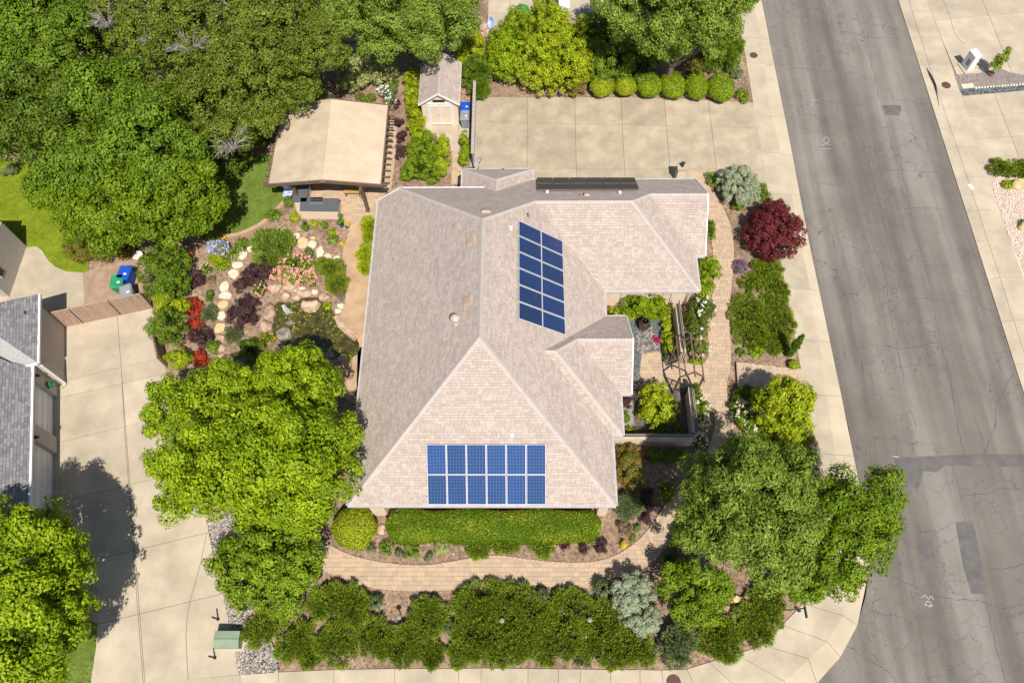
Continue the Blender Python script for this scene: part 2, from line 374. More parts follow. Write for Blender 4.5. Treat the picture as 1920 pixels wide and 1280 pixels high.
# ------------------------------------------------------------------ foliage
def quads(C, T, B, L, Wd, var):
    n = len(C); V = np.empty((n, 4, 3)); L = np.reshape(L, (-1, 1)); Wd = np.reshape(Wd, (-1, 1))
    V[:, 0] = C + T * L / 2; V[:, 1] = C + B * Wd / 2; V[:, 2] = C - T * L / 2; V[:, 3] = C - B * Wd / 2
    return V.reshape(-1, 3), np.arange(4 * n).reshape(n, 4), var
def unit(v): return v / np.maximum(np.linalg.norm(v, axis=-1, keepdims=True), 1e-6)
def cloud(lobes, sr=.5, L=.2, Wd=.12, cover=2.4, style='leaf', low=-.45, hug=.7, tone=(.0, 1.), out=1.1):
    """lobes: (centre, (rx,ry,rz)); clumps sit on the lobes' skins, leaves on the clumps"""
    if style == 'leaf': L, Wd = L * .82, Wd * .8
    Cs, Ns, Rs = [], [], []
    for c, r in lobes:
        c = np.array(c, float); r = np.array(r, float)
        s_ = min(sr, r.min() * .8); ar = 4 * math.pi * ((r[0] * r[1] + r[0] * r[2] + r[1] * r[2]) / 3) * (1 - low) / 2
        n = max(5, int(ar / (s_ * s_ * (2.4 if style == 'leaf' else 1.5))))
        d = unit(NR.normal(size=(n * 3, 3))); d = d[d[:, 2] > low][:n]
        p = c + d * r * NR.uniform(hug, out, (len(d), 1)) - d * s_ * .5
        keep = np.ones(len(p), bool)
        for c2, r2 in lobes:
            if np.allclose(c, c2): continue
            q = (p - np.array(c2)) / np.array(r2); keep &= np.linalg.norm(q, axis=1) > .72
        p = p[keep]; d = unit(d[keep] / r * r.mean()); Cs.append(p); Ns.append(d); Rs.append(np.full(len(p), s_))
    P = np.concatenate(Cs); D = np.concatenate(Ns); R = np.concatenate(Rs) * NR.uniform(.55, 1.3, len(P))
    sv = NR.uniform(0, 1, len(P))
    per = np.maximum(4, (cover * 2.6 * R * R / (.5 * L * Wd) * .72)).astype(int)
    idx = np.repeat(np.arange(len(P)), per); n = len(idx)
    dd = unit(NR.normal(size=(n, 3)) + D[idx] * .55)
    rad = R[idx] * NR.uniform(.35, 1.1, n) ** .6
    C = P[idx] + dd * rad[:, None] * np.array([1, 1, .9])
    C[:, 2] = np.maximum(C[:, 2], .03)
    sz = NR.uniform(.7, 1.25, n)
    if style == 'leaf':
        nr = unit(dd * 1.0 + D[idx] * .3 + np.array([0, 0, .25]) + NR.normal(size=(n, 3)) * .36)
        a = unit(np.cross(nr, NR.normal(size=(n, 3)))); b = np.cross(nr, a)
    else:                                            # needle sprays point outwards
        a = unit(dd + D[idx] * .8 + NR.normal(size=(n, 3)) * .35); b = unit(np.cross(a, NR.normal(size=(n, 3)) * .6 + np.array([0, 0, .8])))
    var = np.clip(tone[0] + (tone[1] - tone[0]) * (.3 * sv[idx] + .45 * NR.random(n) + .25 * np.clip(rad / R[idx], 0, 1)), 0, 1)      # leaf colour brightens towards the outside of each clump
    fc = []
    for c, r in lobes:                               # inner leaves, coloured dark so gaps in the crown read as shade
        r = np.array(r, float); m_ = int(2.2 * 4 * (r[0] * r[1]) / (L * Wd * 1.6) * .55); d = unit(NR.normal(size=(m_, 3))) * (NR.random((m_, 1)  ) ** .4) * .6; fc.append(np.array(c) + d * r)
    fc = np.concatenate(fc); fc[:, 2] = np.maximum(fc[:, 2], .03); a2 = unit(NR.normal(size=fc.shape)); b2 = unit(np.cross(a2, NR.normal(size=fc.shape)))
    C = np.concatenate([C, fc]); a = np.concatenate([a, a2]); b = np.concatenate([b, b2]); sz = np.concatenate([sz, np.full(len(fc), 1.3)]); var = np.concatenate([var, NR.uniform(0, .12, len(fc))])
    if style != 'leaf': Wd = np.concatenate([np.full(n, Wd), np.full(len(fc), Wd * 1.6)])
    return quads(C, a, b, L * sz, Wd * sz, var)
def pl(px, py, rx, z, ry=None, rz=None):
    """a lobe from photograph pixel, pixel radius and height"""
    g = G(px, py, z); mx, my = mpp(px, py, z); a = rx * mx; b = (ry or rx) * (mx + my) / 2 * (1 if ry is None else 1)
    return (tuple(g), (a, b if ry else a, rz or min(a, b) * .8))
def trunkmesh(base, tops, r):
    m = MB(); base = Vector(base); zt = min(t[2] for t in tops) * .45
    fork = base + Vector((0, 0, zt))
    m.tube([base, base + Vector((.03, .02, zt * .5)), fork], [r * 1.25, r, r * .85], 8)
    b = MB()
    for t in tops:
        t = Vector(t); mid = fork.lerp(t, .5) + Vector((RN.uniform(-.2, .2), RN.uniform(-.2, .2), .1))
        b.tube([fork, mid, t], [r * .6, r * .38, r * .1], 5)
    return m, b
def tree(name, lobes, mat, label, cat='tree', tr=.16, group=None, zk=1.0, sat=4, **k):
    L = [pl(l[0], l[1], l[2], l[3] * zk + RN.uniform(-.35, .35)) for l in lobes]
    for c, r_ in list(L):                            # boughs that stand out of each main mass
        for _ in range(sat):
            a = RN.uniform(0, 6.283); e = RN.uniform(.1, 1.2); q = r_[0] * RN.uniform(.28, .42)
            L.append(((c[0] + math.cos(a) * math.cos(e) * r_[0] * .85, c[1] + math.sin(a) * math.cos(e) * r_[1] * .85, c[2] + math.sin(e) * r_[2] * .9), (q, q, q * .85)))
    L0 = L[:len(lobes)]; cx = sum(l[0][0] for l in L) / len(L); cy_ = sum(l[0][1] for l in L) / len(L)
    t = thing(name, (cx, cy_, 0), label, cat, group)
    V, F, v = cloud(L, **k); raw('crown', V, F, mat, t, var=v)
    m, b = trunkmesh((cx, cy_, 0), [l[0] for l in L0], tr)
    m.build('trunk', M_trunk, t); b.build('limbs', M_trunk, t)
    return t
def shrub(name, blobs, mat, label, cat='shrub', group=None, h=None, flowers=None, **k):
    """blobs: (px,py,rx_px,ry_px,height m)"""
    L = []
    if k.get('hug') == .8: blobs = [(a, b, c * 1.2, d * 1.2, e * .85) for a, b, c, d, e in blobs]
    for px, py, rx, ry, hh in blobs:
        g = G(px, py, hh * .5); mx, my = mpp(px, py, hh * .5); L.append(((g.x, g.y, hh * .42), (rx * mx, ry * my, hh * .58)))
    c = L[0][0]; k.setdefault('sr', .22); k.setdefault('L', .13); k.setdefault('Wd', .08); k.setdefault('low', -.2)
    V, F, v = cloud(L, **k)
    if not flowers:
        return raw(name, V, F, mat, None, loc=(c[0], c[1], 0), var=v, label=label, cat=cat, group=group)
    t = thing(name, (c[0], c[1], 0), label, cat, group); raw('foliage', V, F, mat, t, var=v)
    fm, cnt, fs = flowers[:3]; Cn = []; 
    for _ in range(cnt):
        c0, r = L[NR.integers(len(L))]; d = unit(NR.normal(size=3)); d[2] = abs(d[2]); Cn.append(np.array(c0) + d * np.array(r) * 1.02 + np.array([0, 0, .04]))
    Cn = np.array(Cn); m = np.repeat(Cn, 7, 0) + NR.normal(0, fs * .33, (len(Cn) * 7, 3)); nn = unit(NR.normal(size=m.shape) + np.array([0, 0, 1.2])); a = unit(np.cross(nn, NR.normal(size=m.shape)))
    V, F, v = quads(m, a, np.cross(nn, a), np.full(len(m), fs), np.full(len(m), fs * .8), NR.random(len(m))); raw('blossom', V, F, fm, t, var=v, kind='stuff')
    return t
def tuft(name, px, py, r, hgt, mat, label, cat='grass clump', group=None, n=160, w=.035, loc=None):
    g = loc or G(px, py, 0); R = r * mpp(px, py)[0]; V = []; F = []; va = []
    for i in range(n):
        a = RN.uniform(0, 6.283); rr = RN.uniform(.15, 1); d = Vector((math.cos(a), math.sin(a), 0)); sdv = Vector((-d.y, d.x, 0)) * w
        b0 = g + d * RN.uniform(0, R * .3); hh = hgt * RN.uniform(.6, 1); p1 = b0 + d * R * rr * .45 + Vector((0, 0, hh * .8)); p2 = b0 + d * R * rr * .9 + Vector((0, 0, hh * (1 - .6 * rr)))
        k = len(V); V += [b0 - sdv, b0 + sdv, p1 + sdv * .8, p1 - sdv * .8, p2]; F += [(k, k + 1, k + 2, k + 3), (k + 3, k + 2, k + 4)]; va += [RN.random()] * 2
    return raw(name, V, F, mat, None, loc=(g.x, g.y, 0), var=va, label=label, cat=cat, group=group)

def rocky(name, px, py, rx, ry, h, mat, label, cat='boulder', group=None, seed=0, parent=None, z=0):
    r = random.Random(seed + int(px * 7 + py)); g = G(px, py, z + h * .3); mx, my = mpp(px, py)
    bm = bmesh.new(); bmesh.ops.create_icosphere(bm, subdivisions=2, radius=1)
    ph = [r.uniform(0, 6) for _ in range(6)]
    V = []
    for v in bm.verts:
        x, y, zz = v.co; k = 1 + .12 * math.sin(3 * x + ph[0]) + .1 * math.sin(4 * y + ph[1]) + .08 * math.sin(5 * zz + ph[2]) + r.uniform(-.1, .08)
        V.append((g.x + x * k * rx * mx, g.y + y * k * ry * my, z + max(-.03, (min(zz, .72 + .1 * x) + .25) * h * k / 1.0)))
    F = [tuple(v.index for v in f.verts) for f in bm.faces]; bm.free()
    return raw(name, V, F, mat, parent, loc=None if parent else (g.x, g.y, z), label=label, cat=cat, group=group)

# leaf palettes (linear reflectance)
K_bright = leafmat('leaf_bright', (0.066, 0.104, 0.003), (0.193, 0.282, 0.006), (0.420, 0.528, 0.015))
K_fresh = leafmat('leaf_fresh', (0.045, 0.087, 0.003), (0.147, 0.231, 0.008), (0.312, 0.416, 0.026))
K_lime = leafmat('leaf_lime', (0.109, 0.143, 0.003), (0.269, 0.334, 0.008), (0.521, 0.560, 0.025))
K_green = leafmat('leaf_green', (0.038, 0.074, 0.003), (0.128, 0.204, 0.007), (0.269, 0.365, 0.017))
K_mid = leafmat('leaf_mid', (0.035, 0.066, 0.004), (0.116, 0.189, 0.012), (0.260, 0.364, 0.026))
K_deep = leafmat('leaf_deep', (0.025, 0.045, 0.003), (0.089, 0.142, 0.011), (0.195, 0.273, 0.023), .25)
K_olive = leafmat('leaf_olive', (.045, .075, .008), (.125, .17, .016), (.27, .31, .04))
K_soft = leafmat('leaf_soft', (0.052, 0.087, 0.008), (0.147, 0.221, 0.021), (0.325, 0.416, 0.065))
K_jun = leafmat('juniper_needles', (0.045, 0.073, 0.004), (0.158, 0.215, 0.013), (0.325, 0.403, 0.039), .2)
K_juny = leafmat('juniper_fresh', (0.059, 0.087, 0.005), (0.167, 0.224, 0.014), (0.333, 0.406, 0.035), .2)
K_silver = leafmat('leaf_silver', (.13, .165, .095), (.27, .31, .185), (.45, .49, .33), .15)
K_varg = leafmat('leaf_variegated', (.16, .2, .05), (.33, .36, .12), (.55, .54, .24))
K_red = leafmat('leaf_maroon', (.035, .018, .018), (.12, .02, .022), (.27, .045, .045), .2)
K_purp = leafmat('leaf_purple', (.03, .018, .02), (.065, .03, .034), (.12, .06, .055), .15)
K_fire = leafmat('leaf_scarlet', (.14, .015, .008), (.38, .035, .015), (.58, .10, .03), .2)
K_org = leafmat('leaf_orange', (.25, .08, .02), (.45, .14, .03), (.3, .2, .04), .2)
K_hedge = leafmat('leaf_hedge', (0.073, 0.138, 0.003), (0.134, 0.225, 0.005), (0.439, 0.450, 0.036), .3)
K_red_tip = leafmat('leaf_redtip', (.07, .11, .012), (.14, .17, .02), (.4, .17, .05))
K_brown = leafmat('grass_brown', (.12, .08, .04), (.22, .15, .08), (.32, .22, .12), .1)
K_grey = leafmat('leaf_greygreen', (.07, .10, .04), (.14, .175, .065), (.22, .26, .11), .2)
K_pink = leafmat('petal_coral', (.7, .25, .2), (.8, .42, .35), (.85, .62, .5), .3)
K_blush = leafmat('petal_blush', (.75, .55, .42), (.8, .7, .58), (.85, .8, .74), .3)
K_lav = leafmat('petal_lavender', (.35, .35, .7), (.5, .5, .8), (.7, .7, .85), .3)
K_mag = leafmat('petal_magenta', (.5, .005, .12), (.65, .01, .2), (.75, .05, .3), .3)
K_viol = leafmat('petal_violet', (.2, .05, .3), (.3, .08, .35), (.4, .15, .4), .3)
K_yel = leafmat('petal_yellow', (.65, .42, .01), (.75, .52, .02), (.8, .65, .06), .3)
K_wht = leafmat('petal_white', (.75, .75, .68), (.8, .8, .75), (.82, .82, .8), .3)
#@@ SCENE
# ================================================================== GROUND
sheet('terrain', [(-300, -250), (300, -250), (300, 350), (-300, 350)], -.2, .3, M_terr, kind='structure')
RL = [(1300, -420), (1372, -200), (1414, -60), (1428.6, 0), (1440, 62), (1476, 240), (1488, 300), (1512, 430), (1543, 575), (1575, 730), (1592, 800), (1605, 880), (1622, 960), (1634, 1048), (1624, 1118), (1608, 1171), (1576, 1231), (1532, 1280), (1470, 1325), (1380, 1360), (1200, 1372), (800, 1372), (300, 1392), (-200, 1425)]
RR = [(1490, -600), (1621, -200), (1685, 0), (1823, 430), (1920, 735), (2100, 1290), (2250, 1750)]
road = gp(RL + [(-200, 2600), (2250, 2600)] + RR[::-1])
sheet('road', road, -.075, .1, M_asph, kind='structure')
# garden soil west of the kerb and the verge east of it
sheet('garden_soil', gp([(-260, -420), (1320, -420), (1350, -200), (1410, 0), (1426, 67), (1440, 190), (1455, 250), (1480, 350), (1508, 481), (1533, 619), (1543, 703), (1552, 760), (1572, 886), (1583, 950), (1605, 1040), (1581, 1153), (1552, 1203), (1516, 1234), (1472, 1277), (1400, 1305), (1320, 1322), (1200, 1330), (740, 1331), (450, 1340), (120, 1362), (-260, 1400)]), -.045, .3, M_soil, kind='structure')
CH0 = gp([(250, 120), (1000, 150), (1180, 60), (1390, 80), (1412, 193), (885, 183), (885, 330), (700, 400), (640, 760), (655, 950), (1160, 950), (1190, 620), (1290, 600), (1330, 320), (1440, 330), (1500, 700), (1537, 887), (1500, 1130), (1430, 1209), (1290, 1252), (1200, 1254), (522, 1257), (440, 1040), (270, 900), (330, 650), (270, 460), (300, 420), (430, 445)])
stones('bark_chips', CH0, 22000, .025, .06, -.045, M_chip, None, flat=.35, label='loose bark chips strewn over the garden beds', cat='bark mulch')
sheet('verge_soil', gp(RR[::-1] + [(2400, -600), (2900, 1700)]), -.045, .3, M_soil, kind='structure')

def strip_slabs(name, A, B, z, mat, label=None, gap=.012, tilt=0):
    """slabs between two matching lines (photograph pixels)"""
    base = None; A = [G(*p) for p in A]; B = [G(*p) for p in B]
    P = [(v.x, v.y) for v in A] + [(v.x, v.y) for v in B[::-1]]
    base = sheet(name, P, z - .03, .12, M_joint, kind='structure')
    for i in range(len(A) - 1):
        ga = min(.3, gap / max(.01, (A[i + 1] - A[i]).length)); gb_ = min(.3, gap / max(.01, (B[i + 1] - B[i]).length))
        q = [(v.x, v.y) for v in (A[i].lerp(A[i + 1], ga), A[i + 1].lerp(A[i], ga), B[i + 1].lerp(B[i], gb_), B[i].lerp(B[i + 1], gb_))]
        V, F = prism(q, z - .08, z)
        raw('slab', V, F, mat, base)
    return base
def along(P, f):
    d = [0]; 
    for i in range(len(P) - 1): d.append(d[-1] + math.dist(P[i], P[i + 1]))
    t = f * d[-1]
    for i in range(len(P) - 1):
        if t <= d[i + 1] + 1e-9:
            k = (t - d[i]) / (d[i + 1] - d[i]); return tuple(P[i][a] + (P[i + 1][a] - P[i][a]) * k for a in (0, 1))
    return P[-1]
def aty(P, y):
    for i in range(len(P) - 1):
        if P[i][1] <= y <= P[i + 1][1]:
            k = (y - P[i][1]) / (P[i + 1][1] - P[i][1]); return (P[i][0] + (P[i + 1][0] - P[i][0]) * k, y)
    return P[0] if y < P[0][1] else P[-1]
SI = [(1310, -200), (1376, 0), (1393, 77), (1397, 101), (1412, 193), (1435, 319), (1442, 375), (1464, 488), (1491, 636), (1501, 691), (1504, 710), (1519.5, 775), (1538, 887), (1545, 950)]
SM = [(1350, -200), (1410, 0), (1426, 67), (1440, 190), (1455, 250), (1468, 300), (1480, 350), (1508, 481), (1533, 619), (1543, 703), (1552, 760), (1572, 886), (1583, 950)]
SO = RL[1:13]
ys = [-200, -100, -30, 30, 69, 117, 144, 215, 285, 362, 449, 539, 636, 738, 849, 950]
strip_slabs('sidewalk', [aty(SI, y) for y in ys], [aty(SM, y + 3) for y in ys], 0, M_conc)
strip_slabs('gutter_pan', [aty(SM, y + 3) for y in ys], [aty(SO, y + 5) for y in ys], -.025, M_concg)
CI = [(1545, 950), (1530, 1060), (1506, 1131), (1467, 1171), (1432, 1209), (1380, 1226), (1330, 1241), (1288, 1254), (1240, 1256), (1200, 1255), (1145, 1255), (1088, 1254), (1047, 1253.5), (990, 1253), (902, 1252), (860, 1253), (740, 1253), (626, 1255), (522, 1259.6), (450, 1264.5), (292, 1279), (120, 1296), (-200, 1330)]
CM = [(1583, 950), (1605, 1040), (1581, 1153.5), (1552, 1203), (1516, 1234), (1472, 1277), (1400, 1305), (1320, 1322), (1250, 1328), (1200, 1330), (1145, 1330), (1088, 1330), (1047, 1330), (990, 1330), (902, 1330), (860, 1330), (740, 1331), (626, 1333), (522, 1336), (450, 1340), (292, 1350), (120, 1362), (-200, 1395)]
CO = [(1612, 950), (1634, 1048), (1608, 1171), (1576, 1231), (1532, 1280), (1470, 1325), (1400, 1352), (1320, 1366), (1250, 1370), (1200, 1372), (1145, 1372), (1088, 1372), (1047, 1372), (990, 1372), (902, 1372), (860, 1372), (740, 1373), (626, 1376), (522, 1381), (450, 1384), (292, 1392), (120, 1404), (-200, 1425)]
strip_slabs('sidewalk', CI, CM, .002, M_conc)
strip_slabs('gutter_pan', CM, CO, -.023, M_concg)
# east sidewalk
EI = [(1621, -200), (1685, 0), (1823, 430), (1920, 735), (2100, 1290)]
EM = [(1640, -200), (1704, 0), (1748, 140), (1800, 290), (1846, 430), (1922, 665), (2110, 1250)]
EO = [(1672, -200), (1737, 0), (1771, 87), (1804.5, 181), (1845, 304), (1887, 430), (1922, 530), (2110, 1060)]
ye = [-180, -90, -40, 22, 69, 121, 202, 276, 331, 393, 450, 520, 600, 680, 760, 860, 960]
strip_slabs('sidewalk', [aty(EM, y) for y in ye], [aty(EO, y) for y in ye], 0, M_conc)
strip_slabs('gutter_pan', [aty(EI, y + 3) for y in ye], [aty(EM, y) for y in ye], -.025, M_conc)
# storm drain mouth in the east kerb
m = MB(); dr = [(1737, 127), (1746, 140), (1755, 158), (1761, 200), (1757, 180), (1750, 158), (1742, 141)]
V, F = prism(gp(dr), -.02, .012); raw('storm_drain', V, F, M_black, None, loc=G(1752, 160), label='dark curved storm drain slot in the east kerb beside the manhole', cat='drain')
def manhole(px, py, r, label):
    g = G(px, py, 0); t = thing('manhole_cover', (g.x, g.y, 0), label, 'manhole cover', 'round iron covers in the pavements')
    m = MB(); m.lathe((g.x, g.y, .0), [(r, -.02), (r, .012)], 24); m.build('rim', M_iron, t)
    m = MB(); m.lathe((g.x, g.y, .0), [(r * .9, 0), (r * .9, .017)], 24)
    for i in range(-3, 4):
        for j in range(-3, 4):
            if i * i + j * j < 10: m.box((g.x + i * r * .22, g.y + j * r * .22, .017), (r * .12, r * .12, .004))
    m.build('lid', M_iron, t)
manhole(1774, 160, .32, 'rusty round manhole cover beside the storm drain on the east sidewalk')
manhole(1413, 104, .29, 'rusty round manhole cover in the sidewalk west of the road near the top')
manhole(1263, 1278, .36, 'rusty round manhole cover in the bottom sidewalk at the picture edge')

# home driveway, upper
dp = [(885, 183), (1164, 183), (1245, 184), (1328, 188), (1412, 193), (1435, 319), (1442, 345), (1200, 350), (880, 345)]
L = [((989, 183), (988.5, 312)), ((1077.6, 183), (1081, 332)), ((1164, 183), (1172, 332)), ((1245, 183), (1256, 316)), ((1328, 188), (1343.5, 317))]
L = [(gp([a])[0], gp([b])[0]) for a, b in L + [((888, 228), (1419, 240)), ((888, 315.5), (1435, 318))]]
slabs('driveway', gp(dp), [(a, b) for a, b in L], .004, M_concy)
# shed yard concrete
slabs('shed_yard', gp([(793, 222), (880, 224), (880, 262), (865, 262), (862, 283), (846, 283), (844, 270), (793, 264)]), [(gp([(859, 222)])[0], gp([(862, 283)])[0])], .004, M_conc)
# west neighbour's driveway
wp = [(121.6, 613), (285.5, 578), (304, 642), (311, 692), (330, 780), (360, 900), (388, 964), (391, 998), (403, 1051.5), (420, 1112), (428, 1149), (439, 1205), (450, 1264), (292, 1279), (170, 1287), (172, 1262), (180, 1216), (183, 1169), (90, 1130), (80, 1000), (80, 740), (90, 719), (90, 613)]
wl = [((220, 593), (228, 699)), ((128, 712), (306, 670)), ((118, 744), (302, 702)), ((134, 823), (279, 788)), ((107, 941), (279, 900)), ((171, 1051), (388, 998)), ((185, 1169), (418, 1112))]
slabs('driveway', gp(wp), [(gp([a])[0], gp([b])[0]) for a, b in wl], .004, M_conc)
# driveway sawcut that curves, and the lower vertical joint: recessed dark lines are thin inlays of joint filler
def ribbon(name, pts, w, z, mat, parent=None, k=4, jit=0, **t):
    P = smoothpoly(pts, k, False) if len(pts) > 2 else pts; Q = [G(*p) for p in P]; V = []; F = []
    for i, q in enumerate(Q):
        d = (Q[min(i + 1, len(Q) - 1)] - Q[max(i - 1, 0)]).normalized(); n = Vector((-d.y, d.x, 0)) * w * .5 * (RN.uniform(.4, 1.3) if jit else 1)
        o = Vector((RN.uniform(-jit, jit), RN.uniform(-jit, jit), z)); V += [q + n + o, q - n + o]
        if i: F.append((2 * i - 2, 2 * i - 1, 2 * i + 1, 2 * i))
    return raw(name, V, F, mat, parent, **t)
ribbon('driveway_joint', [(228, 699), (235, 826), (243, 930), (250, 1031), (259, 1152), (269, 1283)], .03, .008, M_joint, kind='structure')
ribbon('driveway_joint', [(388, 998), (373, 1068), (356, 1129), (349, 1186), (353, 1273)], .03, .008, M_joint, kind='structure')
# neighbour's curved path and bin pad, lawns
sheet('neighbour_path', gp([(-200, 470), (28, 474), (51, 463.6), (67, 462), (79, 470), (89, 487), (104, 500.5), (124, 509), (155, 511), (158, 571), (124, 613), (60, 620), (-200, 620)]), .004, .08, M_conc, kind='structure')
sheet('bin_pad', gp([(155, 511), (210, 496), (240, 488), (285, 488), (292, 548), (288, 578), (156, 606)]), .002, .08, pm('brown_dirt', (.30, .2, .135, 1), (.4, .28, .2, 1), 2, .95, .3, 40), kind='structure')
def turf(name, poly, mat, n, kmat, h=.06, z=0):
    o = sheet(name, poly, z, .06, mat, kind='structure')
    P = ccw(poly); xs = [p[0] for p in P]; ys_ = [p[1] for p in P]; q = NR.random((n * 3, 2)) * (max(xs) - min(xs), max(ys_) - min(ys_)) + (min(xs), min(ys_))
    ins = np.zeros(len(q), bool)
    for i in range(len(P)):
        x1, y1 = P[i]; x2, y2 = P[(i + 1) % len(P)]; c = (y1 > q[:, 1]) != (y2 > q[:, 1])
        if y1 != y2: ins ^= c & (q[:, 0] < (x2 - x1) * (q[:, 1] - y1) / (y2 - y1) + x1)
    q = q[ins][:n]; C = np.c_[q, np.full(len(q), z + h * .4)]; a = unit(NR.normal(size=C.shape) * .8 + np.array([0, 0, .8])); b = unit(np.cross(a, NR.normal(size=C.shape)))
    V, F, v = quads(C, a, b, np.full(len(C), h * 1.6), np.full(len(C), .035), NR.random(len(C))); raw('grass', V, F, kmat, o, var=v, kind='stuff')
K_lawn = leafmat('grass_blades', (.15, .21, .006), (.24, .3, .01), (.33, .36, .02), .3)
K_turf = leafmat('grass_blades_green', (.1, .165, .016), (.17, .24, .03), (.24, .3, .05), .3)
turf('lawn', gp([(-250, 290), (0, 300), (60, 305), (150, 330), (170, 420), (165, 515), (155, 511), (124, 509), (104, 500.5), (89, 487), (79, 470), (67, 462), (51, 463.6), (28, 474), (-200, 474)]), M_lawn, 16000, K_lawn)
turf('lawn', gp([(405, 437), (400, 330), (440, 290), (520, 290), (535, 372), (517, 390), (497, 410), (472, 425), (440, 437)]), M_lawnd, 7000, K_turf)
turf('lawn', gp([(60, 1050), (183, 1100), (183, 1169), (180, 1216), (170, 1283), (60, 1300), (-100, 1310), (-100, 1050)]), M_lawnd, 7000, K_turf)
# mow strip: a chain of kerb stones
P = smoothpoly([(413, 441), (440, 441), (472, 429), (497, 414), (519, 393), (537, 374)], 5, False); t = sheet('mow_strip', gp([P[0], P[1], (P[1][0], P[1][1] + 2)]), .0, .05, M_tan, kind='structure')
for i in range(len(P) - 1):
    a, b = G(*P[i]), G(*P[i + 1]); n = (b - a).normalized(); n = Vector((-n.y, n.x, 0)) * .13
    V, F = prism([(a + n)[:2], (a - n)[:2], (b - n)[:2], (b + n)[:2]], -.05, .05 + RN.uniform(0, .01)); raw('kerb_stone', V, F, M_tan, t)
# tan stamped concrete along the west wall
sheet('garden_path', gp([(640, 412), (656, 433), (644, 463), (641, 490), (650, 508), (646, 534), (649, 564), (638, 588), (641, 608), (655, 622), (671, 632), (668, 760), (638, 740), (636, 690), (640, 668), (700, 640), (715, 400), (650, 400)]), .006, .08, M_tan, kind='structure')
# pebble bed, west side
pb = gp([(386, 960), (470, 960), (445, 1050), (500, 1130), (457, 1165), (500, 1190), (515, 1215), (522, 1258), (450, 1263), (439, 1205), (428, 1149), (403, 1051)])
o = sheet('pebble_bed', pb, .0, .05, M_joint, kind='structure'); stones('pebbles', pb, 5200, .04, .11, .0, M_peb, o)
# east verge: driveways, gravel, pale gravel
X = lambda pts: gp([(1740 + x / 6.4, y / 6.4) for x, y in pts])
up = X([(-20, -400), (-18, 0), (195, 540), (345, 900), (620, 880), (840, 815), (1000, 875), (1152, 905), (1800, 930), (1800, -900), (-200, -900)])
ln = [X([(285, 230), (1150, 150)]), X([(190, 515), (1100, 480)]), X([(655, 0), (870, 540)]), X([(0, -120), (1100, -190)])]
slabs('driveway', up, [tuple(l) for l in ln], .004, M_conc)
ribbon('driveway_joint', [(1740 + x / 6.4, y / 6.4) for x, y in [(120, -150), (180, 0), (250, 170), (290, 300), (330, 420), (430, 530)]], .03, .008, M_joint, kind='structure')
gpoly = X([(320, 905), (620, 880), (840, 815), (1000, 875), (1152, 905), (1800, 930), (1800, 1000), (1152, 1010), (560, 1060), (380, 1090)])
o = sheet('gravel_bed', gpoly, .012, .06, M_pebp, kind='structure'); stones('gravel', gpoly, 2500, .02, .05, .012, pm('mauve_stones', (.2, .16, .15, 1), (.5, .43, .39, 1), 3, .9, var=True, c3=(.32, .27, .24, 1)), o)
g2 = X([(380, 1090), (560, 1060), (1152, 1010), (1800, 1000), (1800, 1050), (1152, 1085), (440, 1138)])
o = sheet('gravel_bed', g2, .01, .06, M_pebg, kind='structure'); stones('gravel', g2, 1500, .03, .08, .012, M_pebg, o)
lp = gp([(1804.5, 181), (1921, 170), (2100, 165), (2160, 290), (1920, 297), (1845, 304)])
ln = [gp([(1816.5, 218), (1920, 212)]), gp([(1834.7, 260), (1920, 255)]), gp([(1864, 175), (1912, 299)]), gp([(1940, 170), (1990, 297)])]
slabs('driveway', lp, [tuple(l) for l in ln], .004, M_conc)
wg = gp([(1845, 304), (1920, 298), (2160, 290), (2500, 1060), (2110, 1060), (1922, 530), (1887, 430)])
o = sheet('pale_gravel_bed', wg, .0, .06, M_pebw, kind='structure')
stones('gravel', gp([(1845, 304), (1925, 298), (1975, 420), (1935, 545), (1887, 430)]), 5000, .03, .07, .0, M_pebw, o)

# -------- pavers
def pavers(name, poly, z=.014, single=0, rot=0.0, row=.23, wid=(.26, .33, .46)):
    base = sheet(name, poly, z - .02, .1, M_paved, kind='structure', var=None)
    xs = [p[0] for p in poly]; ys_ = [p[1] for p in poly]; y = min(ys_); mb = MB(); cnt = 0; cand = []
    while y < max(ys_):
        x = min(xs) - RN.uniform(0, .4)
        while x < max(xs):
            w = RN.choice(wid); g = .007; q = ccw(poly)
            for p_, n_ in (((x + g, 0), (1, 0)), ((x + w - g, 0), (-1, 0)), ((0, y + g), (0, 1)), ((0, y + row - g), (0, -1))):
                if len(q) > 2: q = cliph(q, p_, n_)
            if len(q) > 2 and abs(area2(q)) > .012: cand.append(q)
            x += w
        y += row
    RN.shuffle(cand) if False else None
    cand.sort(key=lambda q: -abs(area2(q)))
    for i, q in enumerate(cand):
        v = RN.random(); V, F = prism(q, z - .03, z + RN.uniform(-.002, .003))
        if i < single: raw('paver', V, F, M_pav, base, var=[v] * len(F))
        else: mb.add(V, F, v)
    if mb.V: mb.build('pavers', M_pav, base, kind='stuff')
    return base
pathR = smoothpoly([(1324, 320), (1332, 350), (1349, 381), (1365, 414), (1373, 451), (1374, 485), (1370, 535), (1366, 585), (1367, 636), (1369, 676), (1362, 730), (1367.5, 767), (1373, 797), (1374.6, 823), (1370, 848), (1350, 885), (1320, 935), (1290, 975), (1255, 1012), (1230, 1045), (1205, 1066), (1175, 1078), (1137, 1086), (1104, 1100), (1039, 1098), (984, 1093), (935, 1088.6), (902, 1090), (861, 1101), (817, 1105), (763, 1105), (708, 1101), (653, 1087), (607, 1067), (570, 1045)], 2, False)
